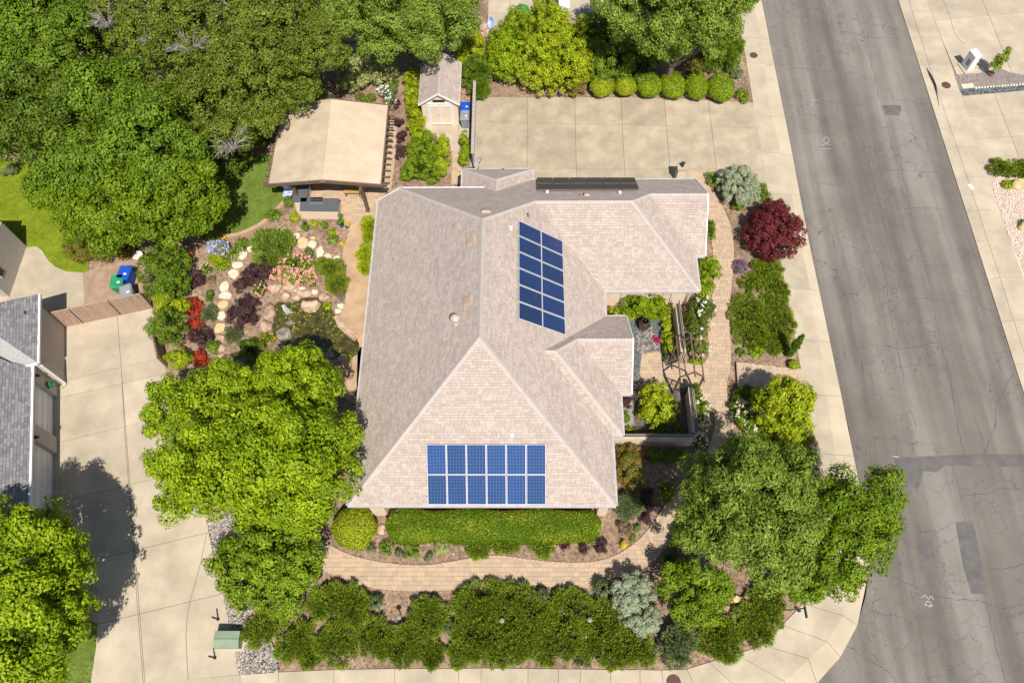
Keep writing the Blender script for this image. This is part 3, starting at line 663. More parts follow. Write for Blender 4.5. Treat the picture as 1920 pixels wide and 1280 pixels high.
pathL = smoothpoly([(575, 1000), (608, 1015), (626, 1028), (667, 1045), (722, 1056), (777, 1061), (818, 1058.6), (875, 1049), (913, 1043.5), (951, 1044), (1011, 1052), (1071, 1056), (1121, 1053), (1162, 1039), (1203, 1009), (1230, 976), (1249, 946), (1284, 911), (1319, 865), (1332, 834), (1342, 797), (1338, 767), (1322, 744), (1313, 727)], 2, False) + [(1290, 724), (1290, 680), (1307, 683), (1321, 679), (1328.8, 668), (1329.6, 654), (1326, 616), (1330, 580), (1338, 540), (1337, 470), (1331, 430), (1326, 390), (1310, 345), (1286, 319)]
pavers('paver_path', gp(pathR + pathL), single=290)
def edging(name, pts, mat, w=.11, closed=False):
    P = [G(*p) for p in pts]; mb = MB(); 
    for i in range(len(P) - 1):
        a, b = P[i], P[i + 1]; n = max(1, int((b - a).length / .22))
        for k in range(n):
            p, q = a.lerp(b, k / n + .02), a.lerp(b, (k + 1) / n - .02); s_ = (q - p).normalized(); s_ = Vector((-s_.y, s_.x, 0)) * w * .5
            V, F = prism([(p + s_)[:2], (p - s_)[:2], (q - s_)[:2], (q + s_)[:2]], -.03, .022); mb.add(V, F, RN.uniform(.3, .8))
    mb.build(name, mat, None, kind='stuff', label='row of narrow edging bricks along the curved garden walk', cat='edging')
edging('path_edging', pathR[:20], M_pav); edging('path_edging', pathR[21:40] , M_pav); edging('path_edging', pathR[46:], M_pav); edging('path_edging', pathL[:46], M_pav)
pavers('courtyard_paving', gp([(1203, 660), (1236, 658), (1247, 672), (1262, 681), (1290, 681), (1290, 725), (1262, 728), (1210, 728), (1199, 700)]), single=120)
pavers('patio', gp([(535, 350), (540, 230), (720, 215), (745, 230), (741, 300), (733, 356), (712, 372), (706, 400), (652, 432), (640, 411), (564, 409), (545, 375)]), single=280)
pavers('side_path', gp([(848, 283), (866, 283), (866, 345), (846, 345)]), single=0)
# entrance steps down to the sidewalk
for i, (a, b, h) in enumerate([((1379, 681), (1412, 684), .20), ((1412, 684), (1452, 688), .14), ((1452, 688), (1503, 692), .07)]):
    q = gp([a, b, (b[0] + 6, b[1] + 44), (a[0] + 3, a[1] + 47)]); pavers('entrance_step', q, z=h, single=60)
    e = gp([(b[0] - 5, b[1]), (b[0] + 1, b[1]), (b[0] + 8, b[1] + 44), (b[0] + 2, b[1] + 44)]); V, F = prism(e, 0, h + .006)
    raw('step_nosing', V, F, M_conc, kind='structure')
# background yard beyond the tall hedges
slabs('neighbour_yard', gp([(918, -160), (1200, -160), (1190, 40), (1160, 50), (1090, 36), (960, 40), (915, 55)]), [tuple(gp([(900, 24), (1200, 24)])), tuple(gp([(954, -100), (956, 60)]))], .0, M_conc)
# asphalt patches, cracks, marks
for q in ([(1674, 856), (1740, 856), (1807, 852), (1925, 850), (1925, 874), (1768, 873), (1758, 883), (1731, 884), (1721, 916), (1687, 912)], [(1792, 978), (1822, 978), (1830, 999), (1850, 1113), (1822, 1113), (1807, 1062)], [(1719, 1008), (1744, 1008), (1757, 1062), (1755, 1068), (1725, 1068)], [(1655, 197), (1688, 197), (1691, 208), (1684, 217), (1660, 216)]):
    sheet('asphalt_patch', [(x + RN.uniform(-.04, .04), y + RN.uniform(-.04, .04)) for x, y in smoothpoly(gp(q, -.075), 1)], -.069, .02, M_patch, kind='structure')
cracks = [[(1606, 24), (1620, 62), (1630, 100), (1642, 150), (1655, 200), (1668, 250), (1680, 290), (1692, 320), (1705, 380), (1720, 440), (1735, 500), (1750, 560), (1765, 640), (1782, 700), (1790, 760), (1798, 800), (1812, 860)],
          [(1555, 10), (1562, 50), (1572, 90), (1583, 130), (1595, 170), (1604, 210), (1615, 250), (1627, 290), (1636, 330), (1650, 380), (1662, 430)], [(1682, 186), (1712, 188), (1735, 196), (1725, 184), (1742, 184)], [(1712, 190), (1722, 196), (1742, 192)],
          [(1575, 60), (1600, 59), (1625, 70), (1665, 69), (1690, 71)], [(1660, 316), (1690, 318), (1720, 319), (1760, 322)], [(1665, 386), (1700, 390), (1740, 388), (1770, 392)], [(1512, 268), (1530, 273), (1565, 276)], [(1472, 130), (1500, 127), (1560, 134)], [(1535, 343), (1580, 347), (1630, 346)],
          [(1592, 1211), (1606, 1220), (1625, 1235), (1655, 1250), (1672, 1262), (1686, 1285)], [(1626, 1068), (1660, 1072), (1690, 1088), (1716, 1098)], [(1716, 1098), (1740, 1110), (1790, 1122), (1846, 1127), (1880, 1140), (1925, 1130)], [(1850, 1068), (1880, 1066), (1925, 1055)], [(1848, 1115), (1858, 1160), (1868, 1210), (1880, 1250), (1890, 1285)], [(1785, 872), (1800, 920), (1812, 976)], [(1808, 926), (1850, 925), (1880, 915), (1925, 918)], [(1790, 978), (1760, 994), (1720, 996)], [(1565, 450), (1572, 520), (1590, 560), (1600, 620), (1618, 690), (1622, 740)], [(1640, 460), (1660, 520), (1672, 600), (1690, 680), (1700, 740), (1720, 800)], [(1700, 560), (1740, 558), (1780, 566), (1812, 560)], [(1610, 650), (1650, 646), (1700, 652), (1760, 640)], [(1640, 1155), (1638, 1130), (1660, 1120)], [(1870, 790), (1850, 840), (1846, 852)], [(1900, 700), (1870, 760), (1868, 800)]]
for c in cracks: ribbon('road_crack', c, .028, -.0715, M_crack, k=7, jit=.05, kind='structure')
for c, w in (([(1523, 186), (1535, 186)], .04), ([(1523, 186), (1524, 197), (1528, 197)], .04), ([(1540, 278), (1558, 277)], .05), ([(1544, 262), (1551, 255), (1556, 263), (1549, 268), (1558, 270)], .05), ([(1541, 272), (1548, 268), (1545, 262)], .04), ([(1729, 1120), (1735, 1115), (1742, 1122), (1748, 1116), (1751, 1124)], .05), ([(1736, 1132), (1740, 1126), (1748, 1130), (1742, 1136), (1750, 1135)], .05), ([(1734, 1133), (1750, 1134)], .05), ([(1675, 854), (1687, 856)], .08)):
    ribbon('paint_mark', c, w * .75, -.067, M_paint, k=3, kind='structure')
ribbon('paint_mark', [(1526, 612), (1528, 623)], .09, .006, pm('orange_paint', (.8, .4, .18, 1), None), kind='structure')
t = MB(); g = G(1820, 350); t.box((g.x, g.y, .003), (.28, .42, .004), rz=.33); o = t.build('house_number_plate', M_white, None, loc=(g.x, g.y, 0), label='small white painted house number rectangle on the east kerb', cat='number plate')
t = MB()
for k in (-.1, 0, .1): t.box((g.x + k * .35, g.y + k, .0075), (.14, .035, .002), rz=.33)
t.build('number', M_gryb, o)

# ================================================================== HOUSE
PT = .79; ZE = 2.6
def plane(axis, sgn, c): return lambda x, y: ZE + PT * sgn * ((x if axis == 'x' else y) - c)
def on(px, py, f, off=0):
    z = 4.0
    for _ in range(60): g = G(px, py, z); z = .5 * z + .5 * (f(g.x, g.y) + off)
    return G(px, py, z)
PLN = {'W': plane('x', 1, -8.95), 'E': plane('x', -1, 4.74), 'S': plane('y', 1, 10.15), 'N': plane('y', -1, 30.83), 'ES': plane('y', 1, 22.77), 'EE': plane('x', -1, 10.29), 'GS': plane('y', 1, 25.17), 'BN': plane('y', -1, 21.07), 'BS': plane('y', 1, 13.93), 'BE': plane('x', -1, 5.32), 'BG': plane('y', 1, 16.29), 'NW': plane('x', 1, -3.77), 'NN': plane('y', -1, 31.7), 'NE': plane('x', -1, .63)}
POL = {
 'W': [(-8.95, 10.15), (-2.105, 16.995), (-2.105, 23.985), (-7.42, 29.3), (-8.95, 29.3)],
 'S': [(-8.95, 10.15), (4.74, 10.15), (-2.105, 16.995)],
 'E': [(4.74, 10.15), (4.74, 13.93), (1.15, 17.52), (4.74, 21.07), (4.74, 22.77), (.71, 26.8), (-2.105, 23.985), (-2.105, 16.995)],
 'N': [(-7.42, 29.3), (-2.105, 23.985), (.71, 26.8), (6.26, 26.8), (7.47, 28.0), (10.85, 28.0), (10.85, 30.83), (.63, 30.83), (-1.57, 28.63), (-2.24, 29.3)],
 'ES': [(4.74, 22.77), (10.29, 22.77), (6.26, 26.8), (.71, 26.8)],
 'EE': [(10.29, 22.77), (10.29, 25.17), (7.47, 28.0), (6.26, 26.8)],
 'GS': [(10.29, 25.17), (10.85, 25.17), (10.85, 28.0), (7.47, 28.0)],
 'BS': [(4.74, 13.93), (5.32, 13.93), (1.73, 17.52), (1.15, 17.52)],
 'BE': [(5.32, 13.93), (5.32, 16.29), (2.93, 18.68), (1.73, 17.52)],
 'BG': [(5.32, 16.29), (5.9, 16.29), (5.9, 18.68), (2.93, 18.68)],
 'BN': [(1.15, 17.52), (1.73, 17.52), (2.93, 18.68), (5.9, 18.68), (5.9, 21.07), (4.74, 21.07)],
 'NW': [(-3.77, 29.3), (-2.24, 29.3), (-1.57, 28.63), (-1.57, 29.5), (-3.77, 31.7)],
 'NN': [(-3.77, 31.7), (-1.57, 29.5), (.63, 31.7)],
 'NE': [(.63, 31.7), (-1.57, 29.5), (-1.57, 28.63), (.63, 30.83)]}
def roofplane(parent, poly3, mat, ex=.15, tw=.27, name='roof_plane'):
    P = [Vector(p) for p in poly3]; n = Vector((0, 0, 0))
    for i in range(len(P)):
        a, b = P[i], P[(i + 1) % len(P)]; n += a.cross(b)
    n = n.normalized(); n = n if n.z > 0 else -n
    v = (Vector((0, 0, 1)) - n * n.z).normalized(); u = v.cross(n).normalized(); o = P[0]
    q = [((p - o).dot(u), (p - o).dot(v)) for p in P]
    def w(a, b, h=0): return o + u * a + v * b + n * h
    tri = tessellate_polygon([[Vector((a, b, 0)) for a, b in q]]); k = len(q); qc = q if area2(q) > 0 else q
    V = [w(a, b, .0) for a, b in q] + [w(a, b, 0) - Vector((0, 0, .1)) for a, b in q]; F = [tuple(t_) for t_ in tri] + [(i, (i + 1) % k, (i + 1) % k + k, i + k) for i in range(k)] + [tuple(x + k for x in t_) for t_ in tri]
    base = raw(name, V, F, M_under, parent, var=[.5] * len(F))
    mb = MB(); v0 = min(b for a, b in q); v1 = max(b for a, b in q); u0 = min(a for a, b in q); u1 = max(a for a, b in q); qq = ccw(q); y = v0
    while y < v1:
        x = u0 - RN.uniform(0, tw)
        while x < u1:
            ww = tw * RN.choice((.7, 1, 1, 1.35)); c = qq
            for p_, n_ in (((x + .004, 0), (1, 0)), ((x + ww - .004, 0), (-1, 0)), ((0, y), (0, 1)), ((0, y + ex - .012), (0, -1))):
                if len(c) > 2: c = cliph(c, p_, n_)
            if len(c) > 2 and abs(area2(c)) > .001:
                t_ = RN.choice((.014, .014, .02, .024)); tv = RN.random() ** 1.1
                top = [w(a, b, .004 + t_ * (1 - (b - y) / (ex + .01) * .8)) for a, b in c]; m_ = len(c); Fs = [tuple(range(m_))]; Vs = list(top)
                for i in range(m_):
                    a, b = c[i], c[(i + 1) % m_]
                    if abs(a[1] - y) < 1e-4 and abs(b[1] - y) < 1e-4:
                        Vs += [w(a[0], a[1], 0), w(b[0], b[1], 0)]; Fs.append((i, len(Vs) - 2, len(Vs) - 1, (i + 1) % m_))
                mb.add(Vs, Fs, tv)
            x += ww
        y += ex
    mb.build('shingles', mat, base, kind='stuff')
    return base
house = thing('house', (-2, 20, 0), 'large single storey house with pinkish tan hipped shingle roof and solar panels', 'house')
foot = [(-8.45, 10.65), (4.24, 10.65), (4.24, 14.43), (4.82, 14.43), (4.82, 16.79), (5.4, 16.79), (5.4, 20.57), (4.24, 20.57), (4.24, 23.27), (9.79, 23.27), (9.79, 25.67), (10.35, 25.67), (10.35, 30.33), (.13, 30.33), (.13, 31.2), (-3.27, 31.2), (-3.27, 28.8), (-8.45, 28.8)]
V, F = prism(foot, -.05, 2.56); raw('wall', V, F, M_wall, house)
RP = {}
for k, pol in POL.items():
    RP[k] = roofplane(house, [(x, y, PLN[k](x, y)) for x, y in pol], M_shin)
# gable triangles
for x, ya, yb, kk in ((10.35, 25.67, 30.33, 28.0), (5.4, 16.79, 20.57, 18.68)):
    V = [(x, ya, 2.56), (x, yb, 2.56), (x, kk, 2.56 + PT * (kk - ya))]; V += [(a - .3, b, c) for a, b, c in V]
    raw('gable', V, [(0, 1, 2), (5, 4, 3), (0, 3, 4, 1), (1, 4, 5, 2), (2, 5, 3, 0)], M_wall, house)
raw('gable', [(-8.45, 28.8, 2.56), (-3.3, 28.8, 2.56), (-3.3, 28.8, 3.9), (-7.1, 28.8, 3.9)], [(0, 1, 2, 3)], M_wall, house)
def cap(a, b, w=.3):
    a = Vector(a); b = Vector(b); L_ = (b - a).length; d = (b - a) / L_; sdv = d.cross(Vector((0, 0, 1))).normalized(); mb = MB(); n = int(L_ / .2)
    dn = Vector((0, 0, -PT * w / 2 * (.72 if abs(d.z) > .05 else 1)))
    for i in range(n):
        p, q = a + d * (L_ * i / n), a + d * (L_ * (i + 1) / n + .01); h0 = Vector((0, 0, .065)); h1 = Vector((0, 0, .042)); v = RN.random()
        Vv = [p + sdv * w / 2 + dn + h0, p + h0, p - sdv * w / 2 + dn + h0, q + sdv * w / 2 + dn + h1, q + h1, q - sdv * w / 2 + dn + h1, p + sdv * w / 2 + dn + h0 * 0, p, p - sdv * w / 2 + dn]
        mb.add(Vv, [(0, 1, 4, 3), (1, 2, 5, 4), (6, 7, 1, 0), (7, 8, 2, 1)], v)
    mb.build('ridge_cap', M_cap, house)
def p3(k, x, y): return (x, y, PLN[k](x, y))
for k, a, b in (('W', (-8.95, 10.15), (-2.105, 16.995)), ('S', (4.74, 10.15), (-2.105, 16.995)), ('W', (-2.105, 16.995), (-2.105, 23.985)), ('W', (-7.42, 29.3), (-2.105, 23.985)), ('E', (.71, 26.8), (-2.105, 23.985)), ('ES', (.71, 26.8), (6.26, 26.8)), ('ES', (10.29, 22.77), (6.26, 26.8)), ('N', (7.47, 28.0), (6.26, 26.8)), ('N', (7.47, 28.0), (10.85, 28.0)), ('BS', (5.32, 13.93), (1.73, 17.52)), ('BS', (1.15, 17.52), (1.73, 17.52)), ('BN', (2.93, 18.68), (1.73, 17.52)), ('BN', (2.93, 18.68), (5.9, 18.68)), ('NW', (-3.77, 31.7), (-1.57, 29.5)), ('NE', (.63, 31.7), (-1.57, 29.5)), ('NW', (-1.57, 28.63), (-1.57, 29.5))):
    cap(p3(k, *a), p3(k, *b))
def trimbar(a, b, w=.11, h=.13, mat=None, name='gutter', lift=-.07, out=.05, parent=None):
    a = Vector(a); b = Vector(b); d = (b - a).normalized(); n = Vector((d.y, -d.x, 0)).normalized() * out; mb = MB(); L_ = Vector((0, 0, lift))
    mb.bar(a + n + L_, b + n + L_, w, h); mb.build(name, mat or M_gut, parent or house)
ev = [((-8.95, 29.3), (-8.95, 10.15)), ((-8.95, 10.15), (4.74, 10.15)), ((4.74, 10.15), (4.74, 13.93)), ((4.74, 13.93), (5.32, 13.93)), ((5.32, 13.93), (5.32, 16.29)), ((5.32, 16.29), (5.9, 16.29)), ((5.9, 21.07), (4.74, 21.07)), ((4.74, 21.07), (4.74, 22.77)), ((4.74, 22.77), (10.29, 22.77)), ((10.29, 22.77), (10.29, 25.17)), ((10.29, 25.17), (10.85, 25.17)), ((10.85, 30.83), (.63, 30.83)), ((.63, 30.83), (.63, 31.7)), ((.63, 31.7), (-3.77, 31.7)), ((-3.77, 31.7), (-3.77, 29.3))]
for i, (a, b) in enumerate(ev): trimbar((*a, ZE), (*b, ZE), h=.13 + .002 * (i % 3), w=.11 + .002 * (i % 2))
for a, b in (((5.9, 16.29, ZE), (5.9, 18.68, PLN['BG'](0, 18.68))), ((5.9, 18.68, PLN['BG'](0, 18.68)), (5.9, 21.07, ZE)), ((10.85, 25.17, ZE), (10.85, 28.0, PLN['GS'](0, 28.0))), ((10.85, 28.0, PLN['GS'](0, 28)), (10.85, 30.83, ZE)), ((-7.42, 29.3, PLN['W'](-7.42, 0)), (-8.95, 29.3, ZE)), ((-2.3, 29.3, 3.8), (-7.42, 29.3, 3.8))):
    trimbar(a, b, .07, .16, M_white, 'rake_trim', -.04, .04)
# flat stucco piers under the south eave, downspout
for px in (716, 1126):
    g = G(px, 960); MB().box((g.x, 10.5, 0), (.75 if px < 800 else .5, .5, 2.45)).build('pier', M_wall, house)
g = G(1292, 548, 2.5); MB().tube([(9.9, 22.85, 2.5), (9.95, 23.12, 2.25), (9.95, 23.15, .05)], .045, 6).build('downspout', M_white, house)
# roof vents
def vent(k, px, py, kind, s=1):
    g = on(px, py, PLN[k]); nrm = {'W': (-PT, 0, 1), 'E': (PT, 0, 1), 'N': (0, PT, 1), 'S': (0, -PT, 1), 'NN': (0, PT, 1)}[k]; n = Vector(nrm).normalized()
    if kind == 'box':
        u = Vector((0, 0, 1)).cross(n).normalized(); v = n.cross(u); m = MB(); w, l = .17 * s, .2 * s
        V = [g + u * a * w + v * b * l + n * h for h, f in ((0, 1.15), (.16, 1)) for a, b in ((-f, -f), (f, -f), (f, f), (-f, f))]
        m.add(V, [(4, 5, 6, 7), (0, 1, 5, 4), (1, 2, 6, 5), (2, 3, 7, 6), (3, 0, 4, 7)]); m.build('roof_vent', pm('vent_paint', (.42, .31, .23, 1), (.48, .36, .27, 1), 5, .8), house)
    elif kind == 'pipe':
        m = MB(); m.lathe(g, [(.11 * s, -.15), (.09 * s, .03), (.045 * s, .05), (.045 * s, .4 * s)], 10); m.build('vent_pipe', M_gryb if s < 1.3 else M_cap, house)
    elif kind == 'cowl':
        m = MB(); m.lathe(g, [(.2, -.2), (.17, .1), (.12, .12), (.12, .5), (.24, .52), (.24, .62), (.1, .74), (.01, .76)], 14); m.build('vent_cowl', pm('cowl_paint', (.45, .38, .31, 1), (.5, .42, .35, 1), 5, .7), house, smooth=False)
    else:
        m = MB(); m.box((g.x, g.y, g.z - .05), (.16 * s, .16 * s, .2)); m.build('junction_box', M_white, house)
for a in (('W', 857, 425, 'box', .8), ('W', 885, 452, 'box', 1.2), ('W', 879, 565, 'box', 1.2), ('W', 855, 606, 'cowl'), ('W', 738, 489, 'pipe', .8), ('W', 675, 865, 'pipe', .8), ('E', 991, 408, 'pipe', 1.1), ('E', 958, 429, 'jb'), ('S', 960, 817, 'jb', 1.1), ('N', 912, 397, 'box', 1.3), ('N', 1088, 368, 'pipe', .7), ('N', 1100, 367, 'box', .8), ('N', 1026, 362, 'jb'), ('N', 1162, 363, 'jb'), ('NN', 945, 320, 'pipe', .8), ('W', 898, 632, 'pipe', .5)): vent(*a)
# satellite dish on the small north wing
g = Vector((-2.75, 31.45, 2.8)); t = thing('satellite_dish', g, 'white satellite dish on its arm at the north wing eave', 'satellite dish')
m = MB(); m.tube([g, g + Vector((0, .1, .5)), g + Vector((.05, .15, .75))], .025, 6); m.build('mast', M_steel, t)
c = g + Vector((.05, .15, .8)); ax = Vector((.25, -.75, .6)).normalized(); a = ax.orthogonal().normalized(); b = ax.cross(a); V = [c]; F = []
for r, h in ((.13, .015), (.25, .05)):
    for k in range(16): V.append(c + (a * math.cos(k * math.pi / 8) + b * math.sin(k * math.pi / 8)) * r + ax * h)
for k in range(16): F += [(0, 1 + k, 1 + (k + 1) % 16), (1 + k, 17 + k, 17 + (k + 1) % 16, 1 + (k + 1) % 16)]
raw('dish', V, F, M_gryb, t, smooth=True)
m = MB(); m.tube([c - a * .3, c + ax * .45 - a * .05], .015, 5); m.box(c + ax * .45, (.09, .07, .06)); m.build('receiver_arm', M_gryb, t)

# ---- solar arrays
def cellmat(name, base, base2, fr, nx, ny, line=.035, lc=(.20, .28, .45, 1)):
    m = bpy.data.materials.new(name); m.use_nodes = True; N = m.node_tree.nodes; L_ = m.node_tree.links; b = N['Principled BSDF']
    uv = N.new('ShaderNodeUVMap'); sp = N.new('ShaderNodeSeparateXYZ'); L_.new(uv.outputs[0], sp.inputs[0]); fs = []
    for i, k in ((0, nx), (1, ny)):
        a = N.new('ShaderNodeMath'); a.operation = 'MULTIPLY'; a.inputs[1].default_value = k; L_.new(sp.outputs[i], a.inputs[0])
        f = N.new('ShaderNodeMath'); f.operation = 'FRACT'; L_.new(a.outputs[0], f.inputs[0])
        g_ = N.new('ShaderNodeMath'); g_.operation = 'LESS_THAN'; g_.inputs[1].default_value = line * 2; L_.new(f.outputs[0], g_.inputs[0]); fs.append(g_.outputs[0])
    mx_ = N.new('ShaderNodeMath'); mx_.operation = 'MAXIMUM'; L_.new(fs[0], mx_.inputs[0]); L_.new(fs[1], mx_.inputs[1])
    g = N.new('ShaderNodeNewGeometry'); vo = N.new('ShaderNodeTexVoronoi'); vo.inputs['Scale'].default_value = 14; L_.new(g.outputs[0], vo.inputs['Vector'])
    oi = N.new('ShaderNodeObjectInfo'); r = N.new('ShaderNodeMix'); r.data_type = 'RGBA'; r.inputs[6].default_value = base; r.inputs[7].default_value = base2
    av = N.new('ShaderNodeMath'); av.operation = 'MULTIPLY_ADD'; av.inputs[1].default_value = .4; L_.new(vo.outputs['Color'], av.inputs[0])
    o2 = N.new('ShaderNodeMath'); o2.operation = 'MULTIPLY'; o2.inputs[1].default_value = .6; L_.new(oi.outputs['Random'], o2.inputs[0]); L_.new(o2.outputs[0], av.inputs[2]); L_.new(av.outputs[0], r.inputs[0])
    m2 = N.new('ShaderNodeMix'); m2.data_type = 'RGBA'; L_.new(mx_.outputs[0], m2.inputs[0]); L_.new(r.outputs[2], m2.inputs[6]); m2.inputs[7].default_value = lc
    L_.new(m2.outputs[2], b.inputs['Base Color']); b.inputs['Roughness'].default_value = .25; b.inputs['Specular IOR Level'].default_value = .4
    b.inputs['Coat Weight'].default_value = .3; b.inputs['Coat Roughness'].default_value = .08
    return m
M_cell = cellmat('blue_cells', (.014, .042, .125, 1), (.022, .068, .21, 1), 0, 6, 9, line=.026, lc=(.14, .22, .36, 1))
M_celle = cellmat('navy_cells', (.007, .02, .065, 1), (.012, .034, .13, 1), 0, 9, 6, line=.024, lc=(.06, .1, .18, 1))
M_celld = cellmat('dark_cells', (.06, .053, .046, 1), (.085, .076, .066, 1), 0, 9, 6, lc=(.11, .1, .09, 1))  # dim reflection on the north slope put into the cell colour
bd = M_celld.node_tree.nodes['Principled BSDF']; bd.inputs['Coat Weight'].default_value = 0; bd.inputs['Specular IOR Level'].default_value = .12; bd.inputs['Roughness'].default_value = .5
M_frame = pm('aluminium_frame', (.6, .6, .64, 1), (.66, .66, .7, 1), 5, .4, metal=.2)
M_steeld = pm('dull_frame', (.14, .13, .12, 1), (.18, .17, .16, 1), 5, .6)
def array(label, C, nu, nv, mat, h=.1):
    """C: corners top-left, top-right, bottom-right, bottom-left (world)"""
    A, B, Cc, D = C; n = (B - A).cross(D - A).normalized(); n = n if n.z > 0 else -n; base = (A + Cc) / 2
    t = thing('solar_array', base, label, 'solar array', 'solar arrays on the house roof')
    def bl(s, r_, o=0): return A.lerp(B, s).lerp(D.lerp(Cc, s), r_) + n * o
    for j in range(nv):
        for i in range(nu):
            g_ = .006 / max(1, 1); s0, s1 = i / nu + .003, (i + 1) / nu - .003; r0, r1 = j / nv + .004, (j + 1) / nv - .004
            q = [bl(s0, r1, .02), bl(s1, r1, .02), bl(s1, r0, .02), bl(s0, r0, .02)]; e = []; cen = sum(q, Vector()) / 4
            wi = .024; lu = (q[1] - q[0]).length; lv = (q[3] - q[0]).length
            def inn(x, y, o=0): return q[0].lerp(q[1], x).lerp(q[3].lerp(q[2], x), y) + n * o
            a, b = wi / lu, wi / lv; Vv = [inn(a, b), inn(1 - a, b), inn(1 - a, 1 - b), inn(a, 1 - b)]
            pnl = raw('solar_panel', Vv, [(0, 1, 2, 3)], mat, t); ul = pnl.data.uv_layers.new(name='UVMap')
            for k, uvc in enumerate(((0, 0), (1, 0), (1, 1), (0, 1))): ul.data[k].uv = uvc
            out = q; Vf = [p + n * .012 for p in out] + [p + n * .012 for p in Vv] + [p - n * .03 for p in out] + [p - n * .003 for p in Vv]
            Ff = [(k, (k + 1) % 4, (k + 1) % 4 + 4, k + 4) for k in range(4)] + [(k + 8, (k + 1) % 4 + 8, (k + 1) % 4, k) for k in range(4)] + [(k + 4, (k + 1) % 4 + 4, (k + 1) % 4 + 12, k + 12) for k in range(4)]
            raw('frame', Vf, Ff, M_frame if mat is not M_celld else M_steeld, pnl)
    m = MB()
    for r_ in [k / (2 * nv) + .25 / nv for k in range(0, 2 * nv)]: m.bar(bl(-.008, r_, -.04), bl(1.008, r_, -.04), .04, .05)
    m.build('rail', M_steel, t)
array('two by six array of bright blue panels on the south roof slope', [on(x, y, PLN['S'], .12) for x, y in ((799, 832), (1024, 832), (1024, 945.5), (802, 945.5))], 6, 2, M_cell)
array('two by six array of navy panels on the east roof slope', [on(x, y, PLN['E'], .12) for x, y in ((972, 413), (1054.5, 452), (1060, 629), (972, 598))], 2, 6, M_celle)
array('flat dark panel array along the north eave above the driveway', [on(x, y, PLN['N'], .16) for x, y in ((1006, 333.5), (1190, 333.5), (1199, 355.8), (1007, 356.5))], 6, 2, M_celld)

# ================================================================== PAVILION
c0 = {k: G(x, y, z) for k, (x, y, z) in {'nw': (530, 195, 2.75), 'ne': (728.6, 198, 2.75), 'se': (715, 347.5, 2.75), 'sw': (502.5, 346.5, 2.75), 'nr': (622, 186, 3.45), 'sr': (605, 339, 3.45)}.items()}
pv = thing('patio_pavilion', ((c0['sw'] + c0['ne']) / 2) * Vector((1, 1, 0)) if False else Vector(((c0['sw'].x + c0['ne'].x) / 2, (c0['sw'].y + c0['ne'].y) / 2, 0)), 'open sided patio pavilion with a flat beige roof and brown timber posts', 'pavilion')
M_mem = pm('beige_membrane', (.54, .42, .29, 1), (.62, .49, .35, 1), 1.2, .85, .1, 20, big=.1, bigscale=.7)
M_mem2 = pm('darker_membrane', (.46, .365, .255, 1), (.55, .44, .31, 1), 1.2, .85, .1, 20, big=.15, bigscale=.7)  # darker copy of the membrane for the west half and the seams
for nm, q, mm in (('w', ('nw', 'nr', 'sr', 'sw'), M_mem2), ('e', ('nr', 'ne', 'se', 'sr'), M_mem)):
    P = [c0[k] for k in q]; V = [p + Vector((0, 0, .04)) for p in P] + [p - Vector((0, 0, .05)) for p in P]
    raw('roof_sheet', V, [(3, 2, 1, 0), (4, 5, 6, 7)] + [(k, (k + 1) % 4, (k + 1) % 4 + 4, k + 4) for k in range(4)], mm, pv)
for k in range(1, 9):
    f = k / 9
    for l_, r_ in (('w', ('sw', 'nw')), ('e', ('se', 'ne'))):
        p = c0[r_[0]].lerp(c0[r_[1]], f + RN.uniform(-.01, .01)); q = c0['sr'].lerp(c0['nr'], f); MB().bar(p + Vector((0, 0, .042)), q + Vector((0, 0, .042)), .03, .008).build('seam', M_mem2, pv)
def fas(a, b, nm='fascia', w=.09, h=.24, ext=0, dz=-.06, par=None, mat=None):
    a, b = Vector(a), Vector(b); d = (b - a).normalized() * ext; MB().bar(a - d + Vector((0, 0, dz)), b + d + Vector((0, 0, dz)), w, h).build(nm, mat or M_brown, par or pv)
for a, b, e in (('nw', 'nr', 0), ('nr', 'ne', 0), ('sw', 'sr', .35), ('sr', 'se', 0), ('se', 'ne', .05), ('nw', 'sw', .05)): fas(c0[a], c0[b], ext=.03 if e == 0 else .05)
d = c0['se'] - c0['sr']; fas(c0['se'], c0['se'] + d.normalized() * .35 + Vector((0, 0, .05)))
d = c0['sw'] - c0['sr']; fas(c0['sw'], c0['sw'] + d.normalized() * .3 + Vector((0, 0, .05)))
for i in range(13):
    f = .04 + i * .077; p = c0['se'].lerp(c0['ne'], f); q = c0['sr'].lerp(c0['nr'], f); dd = (p - q).normalized()
    MB().bar(q - Vector((0, 0, .14)), p + dd * .42 - Vector((0, 0, .14)), .06, .14).build('rafter', M_brown, pv)
    p = c0['sw'].lerp(c0['nw'], f); dd = (p - q).normalized(); MB().bar(q - Vector((0, 0, .14)), p + dd * .35 - Vector((0, 0, .14)), .06, .14).build('rafter', M_brown, pv)
posts = [(690, 395), (563.5, 382)]
pb_ = [G(*p) for p in posts]; dN = (c0['nw'] - c0['sw']) * .86
for b in pb_ + [p + Vector((dN.x, dN.y, 0)) for p in pb_]:
    MB().box((b.x, b.y, 0), (.2, .2, 2.65)).box((b.x, b.y, 0), (.27, .27, .12)).build('post', M_brown, pv)
for a in pb_: MB().bar(a + Vector((0, -.5, 2.52)), a + Vector((dN.x, dN.y + .4, 2.52)), .14, .24).build('beam', M_brown, pv)
fas(pb_[1] + Vector((0, 0, 2.75)), pb_[0] + Vector((0, 0, 2.75)), 'tie_beam', .12, .2, .4)
m = MB(); g = c0['sr'] + Vector((0, -.07, -.07)); m.box(g, (.35, .03, .12)); m.build('bracket', M_steel, pv)
